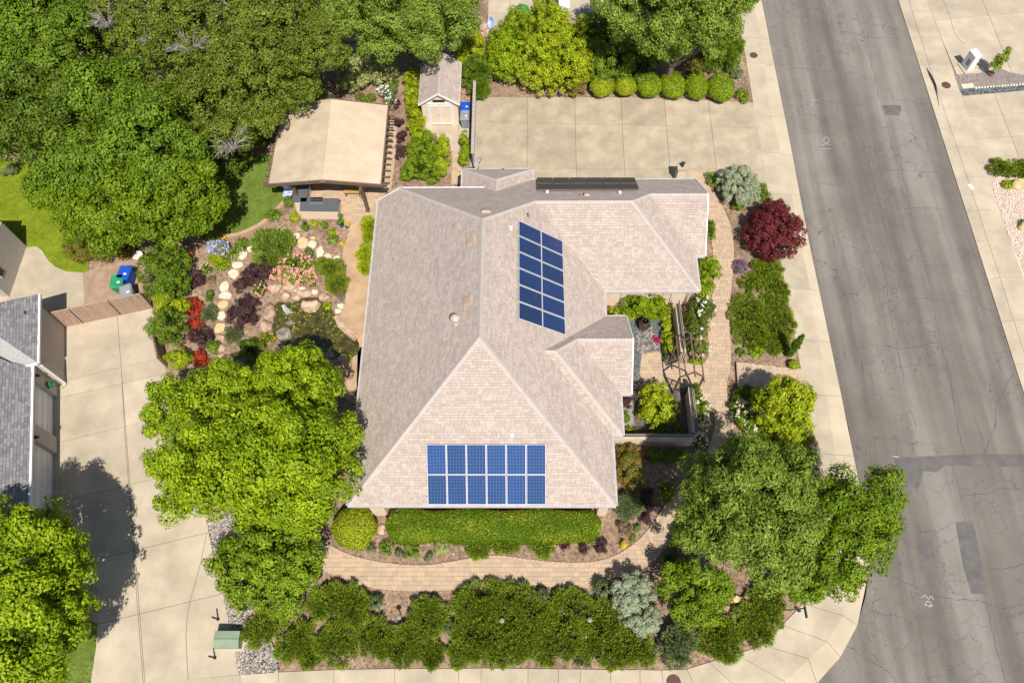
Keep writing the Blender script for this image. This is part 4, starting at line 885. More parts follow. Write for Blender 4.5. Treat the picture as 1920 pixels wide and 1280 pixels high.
# outdoor kitchen
kt = [G(*p, .95) for p in ((564, 371), (636, 372), (633.5, 396), (561.5, 395))]; kc = sum(kt, Vector()) / 4
t = thing('barbecue_island', (kc.x, kc.y, 0), 'cream barbecue island with dark grey counter top under the pavilion edge', 'barbecue island')
V, F = prism([(kt[0].x + .04, kt[0].y - .04), (kt[1].x - .04, kt[1].y - .04), (kt[2].x - .04, kt[2].y + .04), (kt[3].x + .04, kt[3].y + .04)], 0, .9); raw('base', V, F, M_wall, t)
V, F = prism([p[:2] for p in kt], .9, .96); raw('counter_top', V, F, M_counter, t)
g = G(594, 377, 1.0); t2 = thing('barbecue_grill', (g.x, g.y, .96), 'stainless gas grill with dark hood set in the barbecue island', 'grill')
MB().box((g.x, g.y, .96), (.8, .42, .06)).build('body', M_steel, t2); m = MB(); m.tube([(g.x - .38, g.y + .08, 1.04), (g.x + .38, g.y + .08, 1.04)], .16, 12); m.build('hood', M_black, t2)
m = MB()
for k in range(4): m.lathe((g.x - .27 + k * .18, g.y - .19, 1.02), [(.03, 0), (.025, .04)], 8)
m.build('knob', M_steel, t2)
g = G(619, 377, .99); MB().box((g.x, g.y, .962), (.26, .4, .035)).build('griddle_lid', M_brown, None, loc=(g.x, g.y, .962), label='brown side burner lid on the right of the barbecue counter', cat='burner lid')
g = G(563, 366, .95); m = MB(); bt = thing('bar_counter', (g.x, g.y, 0), 'dark topped bar counter tucked under the pavilion west end', 'counter')
MB().box((g.x, g.y + .3, 0), (.8, 1.5, .9)).build('base', M_wall, bt); MB().box((g.x, g.y + .3, .9), (.95, 1.65, .06)).build('counter_top', M_counter, bt)
g = G(540, 361, .5); ch = thing('lounge_chair', (g.x, g.y, 0), 'patio chair with blue and white striped cushion under the pavilion', 'chair')
MB().box((g.x, g.y, .42), (.6, .6, .12)).box((g.x, g.y + .3, .5), (.6, .14, .45)).build('cushion', M_fab, ch); m = MB()
for a in (-.26, .26):
    for b in (-.26, .26): m.box((g.x + a, g.y + b, 0), (.04, .04, .42))
m.build('leg', M_brown, ch)
g = G(660, 357, .5); bn = thing('wooden_bench', (g.x, g.y, 0), 'honey coloured wooden bench in the shade under the pavilion', 'bench')
MB().box((g.x, g.y, .42), (1.1, .38, .05)).build('seat', M_wood, bn)
for a in (-.45, .45): MB().box((g.x + a, g.y, 0), (.06, .32, .42)).build('leg', M_brown, bn)
for i, (px, py, r, h, mt, pt_, lb) in enumerate([(641, 424, .2, .38, M_blueg, K_mid, 'cobalt blue pot with a green plant beside the barbecue island'), (652, 427, .16, .3, M_blueg, K_yel, 'small cobalt pot with yellow flowers on the patio corner'), (640, 411, .13, .28, M_teal, K_mid, 'small teal pot behind the cobalt pot by the barbecue'), (641, 560, .24, .35, M_teal, K_brown, 'teal pot with dry stems on the rock path by the pond')]):
    g = G(px, py); t = thing('plant_pot', (g.x, g.y, 0), lb, 'plant pot', 'glazed pots in the back garden'); m = MB(); m.lathe((g.x, g.y, 0), [(r * .65, 0), (r, h * .8), (r * 1.08, h), (r * .9, h), (r * .85, h * .8)], 14, ); m.build('pot', mt, t)
    V, F, v = cloud([((g.x, g.y, h + .1), (r * 1.1, r * 1.1, .2))], sr=.1, L=.09, Wd=.05); raw('plant', V, F, pt_, t, var=v)

# ================================================================== SHED, BINS, WALL
e = {k: G(x, y, z) for k, (x, y, z) in {'sw': (785.5, 195.5, 2.1), 'se': (861.5, 197, 2.1), 'nw': (789.5, 117, 2.1), 'ne': (864.6, 118, 2.1)}.items()}
x0 = (e['sw'].x + e['nw'].x) / 2; x1 = (e['se'].x + e['ne'].x) / 2; y0 = (e['sw'].y + e['se'].y) / 2; y1 = (e['nw'].y + e['ne'].y) / 2; xm = (x0 + x1) / 2; zr = 2.1 + (xm - x0) * .72
sh = thing('garden_shed', (xm, (y0 + y1) / 2, 0), 'small gabled garden shed with tan shingle roof and cream double doors', 'shed')
roofplane(sh, [(x0, y0, 2.1), (xm, y0, zr), (xm, y1, zr), (x0, y1, 2.1)], M_shin); roofplane(sh, [(x1, y0, 2.1), (x1, y1, 2.1), (xm, y1, zr), (xm, y0, zr)], M_shin)
house_, house = house, sh; cap((xm, y0, zr), (xm, y1, zr), .28); house = house_
wx0, wx1, wy0, wy1 = x0 + .16, x1 - .16, y0 + .16, y1 - .12
V = [(wx0, wy0, 0), (wx1, wy0, 0), (wx1, wy0, 2.1), (xm, wy0, zr - .14), (wx0, wy0, 2.1)]; V += [(a, wy1, c) for a, b, c in V]
raw('wall', V, [(0, 1, 2, 3, 4), (9, 8, 7, 6, 5), (0, 5, 6, 1), (1, 6, 7, 2), (4, 9, 5, 0), (2, 7, 8, 3), (3, 8, 9, 4)], M_wall, sh)
for s_ in (0, 1):
    a = (x0 if s_ == 0 else x1, y0 - .02, 2.06); MB().bar(a, (xm, y0 - .02, zr - .04), .05, .13 + .002 * s_).build('rake_trim', M_white, sh)
    MB().bar((a[0], y0, 2.03), (a[0], y1, 2.03), .06, .1).build('gutter', M_white, sh)
dw = (wx1 - wx0) * .31
for s_ in (-1, 1):
    cx = xm + s_ * dw * .5 + .03; d = MB(); d.box((cx, wy0 - .02, .08), (dw - .02, .04, 1.85)); dd = d.build('door', M_wall, sh)
    f = MB()
    for k in (-1, 1): f.box((cx + k * (dw / 2 - .05), wy0 - .05, .08), (.08, .03, 1.85))
    for z in (.1, 1.78): f.box((cx, wy0 - .052, z), (dw - .18, .03, .1))
    f.build('frame', M_white, dd); MB().box((cx - s_ * (dw / 2 - .14), wy0 - .08, 1.0), (.04, .05, .1)).build('handle', M_steel, dd)
m = MB(); 
for k in (-1, 1): m.box((xm + k * (dw + .06) + .03, wy0 - .02, 0), (.09, .05, 2.0))
m.box((xm + .03, wy0 - .024, 2.0), (dw * 2 + .2, .05, .09)); m.build('door_frame', M_white, sh)
MB().box((xm, wy0 - .03, 2.2), (.8, .05, .17)).build('vent', M_black, sh)
for k, (px, py, lb) in enumerate([(799.6, 227, 'leftmost white pot at the foot of the garden shed'), (807.7, 230, 'white pot just right of the leftmost one before the shed doors'), (853, 227, 'single white pot right of the shed doors')]):
    g = G(px, py); t = thing('plant_pot', (g.x, g.y, 0), lb, 'plant pot', 'white pots before the shed'); MB().lathe((g.x, g.y, 0), [(.13, 0), (.2, .26), (.21, .3), (.17, .3), (.16, .26), (.01, .25)], 12).build('pot', M_terra, t)
    V, F, v = cloud([((g.x, g.y, .32), (.1, .1, .08))], sr=.08, L=.07, Wd=.04); raw('plant', V, F, K_wht, t, var=v)
def bin_(px, py, rz, mb_, ml, label, s=1.0):
    g = G(px, py); t = thing('wheelie_bin', (g.x, g.y, 0), label, 'wheelie bin', 'wheeled bins beside the driveways'); cs, sn = math.cos(rz), math.sin(rz)
    R_ = lambda x, y, z: (g.x + x * cs - y * sn, g.y + x * sn + y * cs, z)
    V = [R_(x * .23 * s, y * .27 * s, .08) for x, y in ((-1, -1), (1, -1), (1, 1), (-1, 1))] + [R_(x * .3 * s, y * .36 * s, 1.0) for x, y in ((-1, -1), (1, -1), (1, 1), (-1, 1))]
    raw('body', V, [(3, 2, 1, 0), (0, 1, 5, 4), (1, 2, 6, 5), (2, 3, 7, 6), (3, 0, 4, 7)], mb_, t)
    V = [R_(x * .33 * s, y * .4 * s, 1.0) for x, y in ((-1, -1), (1, -1), (1, 1), (-1, 1))] + [R_(x * .27 * s, y * .34 * s, 1.09) for x, y in ((-1, -1), (1, -1), (1, 1), (-1, 1))] 
    ld = raw('lid', V, [(4, 5, 6, 7), (0, 1, 5, 4), (1, 2, 6, 5), (2, 3, 7, 6), (3, 0, 4, 7), (3, 2, 1, 0)], ml, t)
    m = MB(); m.tube([R_(-.26 * s, .44 * s, 1.0), R_(.26 * s, .44 * s, 1.0)], .02, 6); m.build('handle', mb_, t)
    m = MB(); m.box(R_(.12 * s, -.1 * s, 1.091), (.16 * s, .1 * s, .004), rz); m.build('sticker', M_white, ld)
    for k in (-1, 1): m = MB(); m.tube([R_(k * .26 * s, .33 * s, .1), R_(k * .31 * s, .33 * s, .1)], .1, 10); m.build('wheel', M_black, t)
bin_(246, 527, -.1, M_blueb, M_blueb, 'blue wheelie bin at the back of the three by the bin pad hedge', 1.2)
bin_(233, 543, .1, M_grnb, M_grnb, 'green lidded wheelie bin between the blue and grey ones', 1.2)
bin_(250, 562, .35, M_gryb, M_gryb, 'grey wheelie bin nearest the brown slatted gate', 1.2)
bin_(874, 219, 0, M_gryb, M_blueb, 'blue lidded grey wheelie bin next to the garden shed')
bin_(873, 236, 0, M_gryb, M_gryb, 'all grey wheelie bin squeezed against the driveway fence')
# side fence beside the driveway: boards with a cap
a = G(892, 186); b = G(888, 320); fn = thing('board_fence', a.lerp(b, .5), 'pale weathered board fence between the shed yard and the concrete driveway', 'fence')
n = 64; M_fgrey = pm('weathered_board', (.3, .26, .23, 1), (.48, .42, .37, 1), 8, .9, .3, 30, objr=.12)
me0 = None
for i in range(n):
    p = a.lerp(b, (i + .5) / n); o = MB().box((p.x + .03 * (i % 2), p.y, 0), (.03, (b - a).length / n - .012, 1.7 + RN.uniform(-.01, .01))).build('board', M_fgrey, fn)
MB().bar(a + Vector((.015, 0, 1.73)), b + Vector((.015, 0, 1.73)), .2, .06).build('cap_rail', M_fgrey, fn)
# ================================================================== WEST NEIGHBOUR
nh = thing('neighbour_house', G(60, 700), 'grey shingled neighbouring house with garage doors along the west driveway', 'house')
wb1, wb2 = G(121.6, 613), G(121.6, 719); dS = (wb2 - wb1).normalized(); dW = Vector((dS.y, -dS.x, 0)); dW = dW if dW.x < 0 else -dW
def sa(px, py, z=0): return (G(px, py, z) - wb1).dot(dS)
def sb(px, py, z=0): return (G(px, py, z) - wb1).dot(dW)
def NL(a, b, z=0): v = wb1 + dS * a + dW * b; return Vector((v.x, v.y, z))
be = (sb(70.5, 551.6, 3) + sb(72, 679, 3)) / 2; fE = lambda x, y: 3 + .6 * ((Vector((x, y, 0)) - wb1).dot(dW) - be)
aN, aS = sa(70.5, 551.6, 3), sa(72, 679, 3); C_, D_ = on(0, 632, fE), on(0, 567, fE); A_, B_ = NL(aN, be, 3), NL(aS, be, 3)
C2 = B_ + (C_ - B_) * 1.7; D2 = A_ + (D_ - A_) * 1.7
roofplane(nh, [A_, B_, C2, D2], M_shing)
a_s, b_s = aS, sb(38.6, 687, 3); s1_ = NL(a_s, b_s, 3); C3 = C_ - dW * 0
C4 = B_ + (C_ - B_) * 1.2
raw('roof_plane', [B_, C4, C4 + dS * .9 + dW * 1.2 - Vector((0, 0, .55)), s1_], [(0, 1, 2), (0, 2, 3)], pm('sunlit_grey_shingle', (.3, .28, .27, 1), (.4, .375, .36, 1), 14, .95, .3, 60), nh)  # paler copy of the grey shingle, sun on the south plane painted in
bg_ = sb(59, 720, 2.85); q0, q1 = aS + .05, sa(57, 1015, 2.85)
roofplane(nh, [NL(q0, bg_, 2.85), NL(q1, bg_, 2.85), NL(q1, bg_ + 5, 5.85), NL(q0 - 3, bg_ + 5, 5.85), NL(q0 - .2, bg_ + .9, 3.39)], M_shing)
def blk(nm, a0, a1, b0, b1, z0, z1, mt, par=None): V, F = prism([NL(a, b)[:2] for a, b in ((a0, b0), (a1, b0), (a1, b1), (a0, b1))], z0, z1); return raw(nm, V, F, mt, par or nh)
aw = (wb2 - wb1).length; gb_ = sb(108, 760); blk('wall', 0, aw, 0, 7, 0, 2.9, M_wallg)
yl = [aw + .002, sa(97, 746), sa(97, 823), sa(101, 851), sa(101, 1000), q1]
for a0, a1 in ((yl[0], yl[1]), (yl[2], yl[3]), (yl[4], yl[5])):
    if a1 > a0: blk('pier', a0, a1, gb_, gb_ + .5, 0, 2.8, M_wallg)
blk('lintel', yl[1], yl[5], gb_ + .002, gb_ + .45, 2.25, 2.78, M_wallg)
blk('wall', aw + .01, q1 - .05, gb_ + .47, gb_ + 6, 0, 2.75, M_wallg)
for a0, a1 in ((yl[1], yl[2]), (yl[3], yl[4])):
    gd = blk('garage_door', a0, a1, gb_ + .25, gb_ + .3, 0, 2.26, M_white)
    for k in range(4): blk('panel', a0 + .05, a1 - .05, gb_ + .23, gb_ + .252, .06 + k * .55, .56 + k * .55, M_white, gd)
for a, b in ((A_, B_), (NL(q0, bg_, 2.85), NL(q1, bg_, 2.85))): trimbar(a, b, .13, .15, M_white, 'gutter', -.05, -.05, nh)
trimbar(s1_, B_, .1, .14, M_white, 'gutter', -.05, .05, nh)
MB().tube([B_ + Vector((-.05, 0, -.1)), NL(aw + .05, -.08, 2.6), NL(aw + .05, -.08, .1)], .06, 6).build('downspout', M_white, nh)
g = on(47, 590, fE); MB().lathe(g, [(.06, -.1), (.05, .35)], 8).build('vent_pipe', M_gryb, nh)
for px, py in ((67, 703), (69, 818)):
    a_ = sa(px, py, 2.4); p_ = NL(a_, gb_ - .06, 2.3); m = MB(); m.box(p_, (.14, .14, .16)); p_ = NL(a_, gb_ - .18, 2.2); m.lathe(p_, [(.03, 0), (.09, .06), (.06, .24), (.01, .3)], 8); m.build('wall_lamp', M_black, nh)
hc = NL(sa(104, 722, .9), gb_ - .14, 1.1); hr = thing('hose_reel', (hc.x, hc.y, 0), 'green garden hose coiled on the garage wall by the downspout', 'hose reel'); m = MB(); pts = []
for k in range(60):
    a_ = k * .5; rr = .2 + .02 * math.sin(k * 1.3); pts.append(hc + dW * (.1 * math.sin(k * .37)) + dS * rr * math.cos(a_) + Vector((0, 0, rr * math.sin(a_))))
m.tube(pts, .022, 5); m.build('hose', M_grnb, hr); MB().box((hc.x, hc.y, .95), (.1, .2, .3)).build('bracket', M_grnb, hr)
m = MB(); p0 = hc - Vector((0, 0, .2)); m.tube([p0, p0 - dW * .25 - Vector((0, 0, .6)), p0 - dW * .4 - dS * .4 - Vector((0, 0, .87)), p0 - dW * .3 - dS * .9 - Vector((0, 0, .87))], .014, 5); m.build('hose_tail', M_grnb, hr)
# older wing further back
w1, w2 = G(50, 462), G(50.4, 556); ow = thing('neighbour_outbuilding', (w1.x - 3, (w1.y + w2.y) / 2, 0), 'cream walled building with a narrow window beside the curved path', 'building')
V, F = prism([(w1.x, w1.y), (w1.x, w2.y), (w1.x - 6, w2.y), (w1.x - 6, w1.y)], 0, 2.7); raw('wall', V, F, M_wallg, ow)
V, F = prism([(w1.x - .35, w1.y + .3), (w1.x - .35, w2.y - .3), (w1.x - 6.3, w2.y - .3), (w1.x - 6.3, w1.y + .3)], 2.71, 2.85); raw('roof', V, F, M_shing, ow)
wn = MB(); wy = G(29, 510, 1.4).y; wn.box((w1.x + .01, wy, 1.1), (.04, .55, .9)); wf = wn.build('window', M_white, ow); MB().box((w1.x + .035, wy, 1.16), (.02, .44, .78)).build('pane', M_black, wf)
# slatted gate
ga, gb = G(123, 613), G(286, 578); gt = thing('slatted_gate', ga.lerp(gb, .5), 'brown slatted timber gate across the top of the west driveway', 'gate'); n = 46; dv = (gb - ga); an = math.atan2(dv.y, dv.x)
for i in range(n):
    p = ga.lerp(gb, (i + .5) / n)
    if i in (9, 29): continue
    MB().box((p.x, p.y, .04), (dv.length / n - .022, .03, 1.75), an).build('slat', M_fence, gt)
MB().bar(ga + Vector((0, .045, .35)), gb + Vector((0, .045, .35)), .04, .09).bar(ga + Vector((0, .045, 1.5)), gb + Vector((0, .045, 1.5)), .04, .09).build('rail', M_fence, gt)
for i in (0, 9.5, 29.5, 46): p = ga.lerp(gb, i / n); MB().box((p.x, p.y + .06, 0), (.09, .09, 1.82), an).build('post', M_brown, gt)
MB().bar(ga + Vector((0, 0, 1.81)), gb + Vector((0, 0, 1.81)), .07, .03).build('cap_rail', M_fence, gt)
a, b = G(303, 642), G(314, 690); fb = thing('low_fence', a.lerp(b, .5), 'short piece of brown board fence under the shrubs right of the west driveway', 'fence')
for i in range(9): p = a.lerp(b, (i + .5) / 9); MB().box((p.x, p.y, 0), (.03, (b - a).length / 9 - .02, 1.5), 0).build('board', M_fence, fb)

# ================================================================== FRONT COURTYARD
def lowwall(name, a, b, h, label, picket_h=.55):
    a, b = Vector((a[0], a[1], 0)), Vector((b[0], b[1], 0)); t = thing(name, a.lerp(b, .5), label, 'wall'); d = b - a; an = math.atan2(d.y, d.x); c = a.lerp(b, .5)
    MB().box(c, (d.length, .24, h), an).build('wall', M_wall, t); MB().box((c.x, c.y, h), (d.length + .06, .32, .06), an).build('coping', M_conc, t)
    n = int(d.length / .12); pk = MB().box((0, 0, 0), (.022, .022, picket_h)); me = None
    for i in range(n):
        p = a.lerp(b, (i + .5) / n); MB().box((p.x, p.y, h + .06), (.022, .022, picket_h), an).build('picket', M_black, t)
    for z in (h + .14, h + picket_h - .02): MB().bar(a + Vector((0, 0, z)), b + Vector((0, 0, z)), .03, .03).build('rail', M_black, t)
    return t
sw_y = G(1230, 835).y + .1; ex = G(1284, 833).x
wN = G(1257, 590); wS = G(1272, 672)
ex1 = (G(1263, 600).x + G(1275, 672).x) / 2
lowwall('courtyard_wall', (ex1, G(1262, 588).y), (ex1 + .05, G(1275, 676).y), 1.15, 'stucco courtyard wall with black pickets north of the entry gate')
lowwall('courtyard_wall', (ex1 + .25, G(1277, 742).y), (ex1 + .25, sw_y + .13), 1.15, 'stucco courtyard wall with black pickets south of the entry gate')
lowwall('courtyard_wall', (4.82, sw_y), (ex1 + .12, sw_y), 1.15, 'stucco courtyard wall with black pickets closing the south side')
# entry arbour: posts, side beams and two open gables
ar = thing('entry_arbour', G(1268, 700), 'brown timber entry arbour with open gable frames over the courtyard gate', 'arbour'); zt_ = 2.3
xs = (ex1 - .55, ex1 + .75); ysr = (G(1270, 676).y, G(1274, 738).y)
for x in xs:
    for y in ysr: MB().box((x, y, 0), (.1, .1, zt_)).build('post', M_brown, ar)
    MB().bar((x, ysr[0] + .45, zt_ + .05), (x, ysr[1] - .3, zt_ + .05), .05, .1).build('side_beam', M_brown, ar)
xc = sum(xs) / 2
for k in (0, 1):
    y = ysr[0] + (ysr[1] - ysr[0]) * k
    for x in xs: MB().bar((x, y, zt_ + .1), (xc, y, zt_ + .75), .06, .08).build('rafter', M_brown, ar)
MB().bar((xc, ysr[0] + .3, zt_ + .78), (xc, ysr[1] - .3, zt_ + .78), .07, .1).build('ridge_beam', M_brown, ar)
gte = thing('courtyard_gate', (xc, ysr[0] - .8, 0), 'pair of black metal picket gates standing open below the arbour', 'gate')
for s_, y in ((-1, ysr[0]), (1, ysr[1])):
    lf = MB()
    for z in (.15, 1.2): lf.bar((ex1 + .1, y, z), (ex1 - .75, y - s_ * -.35 * (1), z), .04, .04)
    lf.bar((ex1 + .1, y, .1), (ex1 + .1, y, 1.25), .05, .05); lf.bar((ex1 - .75, y + s_ * .35, .1), (ex1 - .75, y + s_ * .35, 1.25), .05, .05); leaf = lf.build('gate_leaf', M_black, gte)
    pk = MB()
    for i in range(8): f = i / 7; pk.box((ex1 + .1 - .85 * f, y + s_ * .35 * f, .12), (.02, .02, 1.1))
    pk.build('picket', M_black, leaf)
# slate gravel and fountain
cg = gp([(1176, 598), (1195, 590), (1250, 590), (1252, 600), (1247, 672), (1236, 658), (1203, 660), (1199, 700), (1186, 728), (1186, 640)])
o = sheet('courtyard_gravel', cg, .004, .05, pm('slate_ground', (.1, .12, .13, 1), (.16, .18, .19, 1), 4), kind='structure'); stones('gravel', cg, 3000, .025, .055, .004, M_pebg, o)
stones('pebbles', gp([(1190, 622), (1222, 612), (1238, 650), (1225, 662), (1196, 664)]), 450, .04, .08, .03, M_peb, o)
g = G(1206, 616); ft = thing('fountain_urn', (g.x, g.y, 0), 'dark brown glazed urn fountain standing in the courtyard slate gravel', 'fountain')
M_urn = pm('brown_glaze', (.03, .022, .016, 1), (.07, .05, .035, 1), 5, .15, spec=.6)
MB().lathe((g.x, g.y, 0), [(.16, 0), (.24, .1), (.33, .45), (.36, .65), (.3, .85), (.2, .93), (.22, 1.0), (.17, 1.0), (.15, .93)], 20).build('urn', M_urn, ft, smooth=False)
MB().lathe((g.x, g.y, .9), [(.15, 0), (.15, .06), (.06, .08), (.06, .16), (.01, .18)], 16).build('spout', M_urn, ft)
# gravel mulch and slate floor of lower court
sheet('court_floor', gp([(1170, 730), (1262, 730), (1290, 724), (1290, 835), (1170, 835)]), .0, .05, pm('court_soil', (.09, .075, .06, 1), (.16, .13, .11, 1), 4), kind='structure')
g = G(1186, 770); sheet('paving_slab', [(5.45, g.y + 1), (6.35, g.y + 1), (6.35, g.y - 1.1), (5.45, g.y - 1.1)], .02, .06, M_rockd, kind='structure')
# trellis frame behind the vine
m = MB(); a, b = G(1160, 572), G(1252, 572); m.tube([a, a + Vector((0, 0, 2.0)), b + Vector((0, 0, 2.0)), b], .025, 5)
for z in (.7, 1.3): m.tube([a + Vector((0, 0, z)), b + Vector((0, 0, z))], .015, 5)
for k in range(1, 6): p = a.lerp(b, k / 6); m.tube([p, p + Vector((0, 0, 2))], .015, 5)
m.build('trellis', M_brown, None, loc=a, label='thin brown trellis frame against the cream courtyard wall', cat='trellis')
# driveway pillar with lantern
g = G(1272, 338); pl_ = thing('gate_pillar', (g.x, g.y, 0), 'stone faced pillar with a lantern at the driveway end of the paver walk', 'pillar')
MB().box((g.x, g.y, 0), (.5, .5, 1.35)).build('shaft', M_wall, pl_); MB().box((g.x, g.y, 1.35), (.62, .62, .08)).build('cap', M_conc, pl_)
m = MB(); m.lathe((g.x, g.y, 1.43), [(.09, 0), (.1, .05), (.12, .3), (.15, .32), (.02, .42)], 8); m.build('lantern', M_black, pl_)

# ================================================================== STREET THINGS
g = G(434, 1203); tb = thing('transformer_box', (g.x, g.y, 0), 'green electrical transformer box with sloped lid beside the west driveway', 'transformer box')
x0, x1, y0, y1 = g.x - .66, g.x + .6, G(434, 1216).y, G(434, 1185).y
MB().box(((x0 + x1) / 2, (y0 + y1) / 2, -.02), (x1 - x0 + .25, y1 - y0 + .25, .1)).build('pad', M_conc, tb)
V = [(x0, y0, .08), (x1, y0, .08), (x1, y1, .08), (x0, y1, .08), (x0, y0, .62), (x1, y0, .62), (x1, (y0 + y1) / 2, .72), (x1, y1, .72), (x0, y1, .72), (x0, (y0 + y1) / 2, .72)]
raw('cabinet', V, [(0, 1, 5, 4), (1, 2, 7, 6, 5), (2, 3, 8, 7), (3, 0, 4, 9, 8), (4, 5, 6, 9), (9, 6, 7, 8)], M_green, tb)
MB().box((x1 + .005, (y0 + y1) / 2, .35), (.02, .04, .3)).build('latch', M_black, tb)
MB().box(((x0 + x1) / 2, (y0 + y1) / 2 + .02, .722), (x1 - x0, .015, .006)).build('lid_seam', M_black, tb)
for px, py, lb in ((409, 1160, 'upper slim black bollard beside the transformer box'), (403, 1232, 'lower slim black bollard on the west driveway edge')):
    g = G(px, py); t = thing('bollard', (g.x, g.y, 0), lb, 'bollard', 'slim bollards by the transformer'); MB().lathe((g.x, g.y, 0), [(.045, 0), (.045, .82), (.02, .85)], 8).build('post', M_black, t); MB().lathe((g.x, g.y, 0), [(.09, 0), (.09, .015)], 8).build('base_plate', M_black, t)
g = G(515, 1227); MB().lathe((g.x, g.y, 0), [(.2, 0), (.2, .1), (.17, .13)], 16).build('valve_cover', M_green, None, loc=(g.x, g.y, 0), label='small round pale green valve cover in the pebbles', cat='valve cover')
cb = G(1807, 132); t = thing('utility_cabinet', (cb.x, cb.y, 0), 'tall white utility cabinet on the east verge behind the storm drain', 'utility cabinet'); rz = .28
MB().box((cb.x + .25, cb.y + .2, -.02), (.9, 1.1, .1), rz).build('pad', M_conc, t); MB().box((cb.x + .25, cb.y + .25, .08), (.5, .75, 1.25), rz).build('cabinet', pm('pale_cabinet', (.66, .68, .7, 1), (.74, .76, .78, 1), 2, .4), t)
m = MB(); m.box((cb.x + .25, cb.y + .25, 1.33), (.54, .79, .03), rz); m.build('lid', M_white, t)
MB().box((cb.x + .01, cb.y + .1, .4), (.02, .3, .5), rz).build('meter_panel', M_gryb, t)
g = G(1814.5, 162); MB().box((g.x, g.y, 0), (.85, .42, .04), .1).build('utility_box', M_flag, None, loc=(g.x, g.y, 0), label='rectangular concrete utility box lid in the mauve gravel', cat='utility lid')
for i in range(17):
    px = 1740 + (575 + i * 35) / 6.4; py = (1058 - i * 2.7) / 6.4; rocky('border_stone', px, py, 2.3, 2.0, .1, M_flag, 'small tan stone in the row edging the mauve gravel', 'stone', 'row of border stones', seed=i)
g = G(1465, 1144); sg = thing('street_sign', (g.x, g.y, 0), 'street name sign pole with two crossed dark blades on the corner', 'street sign')
tp = G(1508.4, 1139.7, 3.05); MB().tube([g, (tp.x, tp.y, 3.05)], .035, 8).build('pole', M_steel, sg)
a, b = G(1506.5, 1127, 3.1), G(1512, 1158, 3.1); MB().bar(a, b, .03, .2).build('name_blade', M_bluesign, sg); MB().bar(a + Vector((0, 0, .11)), b + Vector((0, 0, .11)), .07, .03).build('blade_edge', M_bluesign, sg)
a, b = G(1490, 1135.5, 2.6), G(1500, 1146, 2.6); MB().bar(a, b, .03, .42).build('stop_plate', pm('olive_back', (.07, .08, .05, 1), (.1, .11, .07, 1), 5), sg)
for i, (px, py, lb) in enumerate([(942, 1167, 'path light poking out of the middle of the wide juniper'), (1103, 1166, 'path light at the right end of the wide juniper'), (753, 1161, 'path light beside the orange rock left of the junipers')]):
    g = G(px, py); t = thing('path_light', (g.x, g.y, 0), lb, 'garden light', 'pale topped garden path lights'); MB().lathe((g.x, g.y, 0), [(.03, 0), (.03, .95), (.02, 1.0)], 8).build('stem', M_green, t); MB().lathe((g.x, g.y, .95), [(.05, 0), (.13, .02), (.11, .06), (.02, .1)], 12).build('lamp_shade', M_green, t)
g = G(13, 291); t = thing('bird_bath', (g.x, g.y, 0), 'white pedestal bird bath with reddish water at the far left edge', 'bird bath'); MB().lathe((g.x, g.y, 0), [(.2, 0), (.1, .1), (.07, .6), (.3, .72), (.38, .82), (.33, .82), (.28, .76)], 18).build('pedestal', M_terra, t); MB().lathe((g.x, g.y, .77), [(.3, 0), (.3, .01)], 18).build('water', M_iron, t)
g = G(263, 485); MB().lathe((g.x, g.y, .2), [(.22, 0), (.3, .08), (.34, .22), (.3, .24), (.26, .1)], 16).build('garden_urn', M_terra, None, loc=(g.x, g.y, .2), label='white round pot half hidden by the shrub behind the bins', cat='pot')
# far yard things
g = G(1057, 14, .5); t = thing('storage_cabinet', (g.x, g.y, 0), 'white storage cabinet in the yard at the very top', 'cabinet'); MB().box((g.x, g.y, 0), (.75, 1.6, 1.1)).build('body', M_white, t); MB().box((g.x, g.y, 1.1), (.8, 1.65, .04)).build('lid', M_white, t)
g = G(979, 17, .3); MB().lathe((g.x, g.y, 0), [(.5, 0), (.55, .3), (.1, .55), (.02, .6)], 10).build('turtle_sandbox', M_grnb, None, loc=(g.x, g.y, 0), label='green dome lid on the concrete at the top of the picture', cat='tub')
g = G(1095, 26, .3); MB().box((g.x, g.y, 0), (.5, .45, .5), .2, taper=.999).box((g.x, g.y, .5), (.54, .49, .05), .2).build('planter_box', M_gryb, None, loc=(g.x, g.y, 0), label='grey box standing in tree shade in the top yard', cat='box')
g = G(918, 42, .2); t = MB(); t.add([(g.x - .35, g.y - .5, .05), (g.x + .35, g.y - .4, .05), (g.x + .2, g.y + .7, .3), (g.x, g.y + .1, .5)], [(0, 1, 3), (1, 2, 3), (2, 0, 3), (0, 2, 1)]); t.build('tarp', pm('blue_tarp', (.03, .1, .5, 1), (.6, .65, .75, 1), 1.5, .6), None, loc=(g.x, g.y, 0), label='crumpled blue and white tarp beside the rocks at the top', cat='tarp')
for i, (px, py, r) in enumerate([(898, 38, 8), (906, 50, 9), (912, 64, 8), (903, 72, 6)]): rocky('boulder', px, py, r, r * .8, .5, M_rock, ['brown boulder highest beside the blue tarp', 'second brown boulder below the blue tarp', 'third brown boulder below the tarp', 'smallest brown boulder at the foot of the rock pile'][i], seed=i)
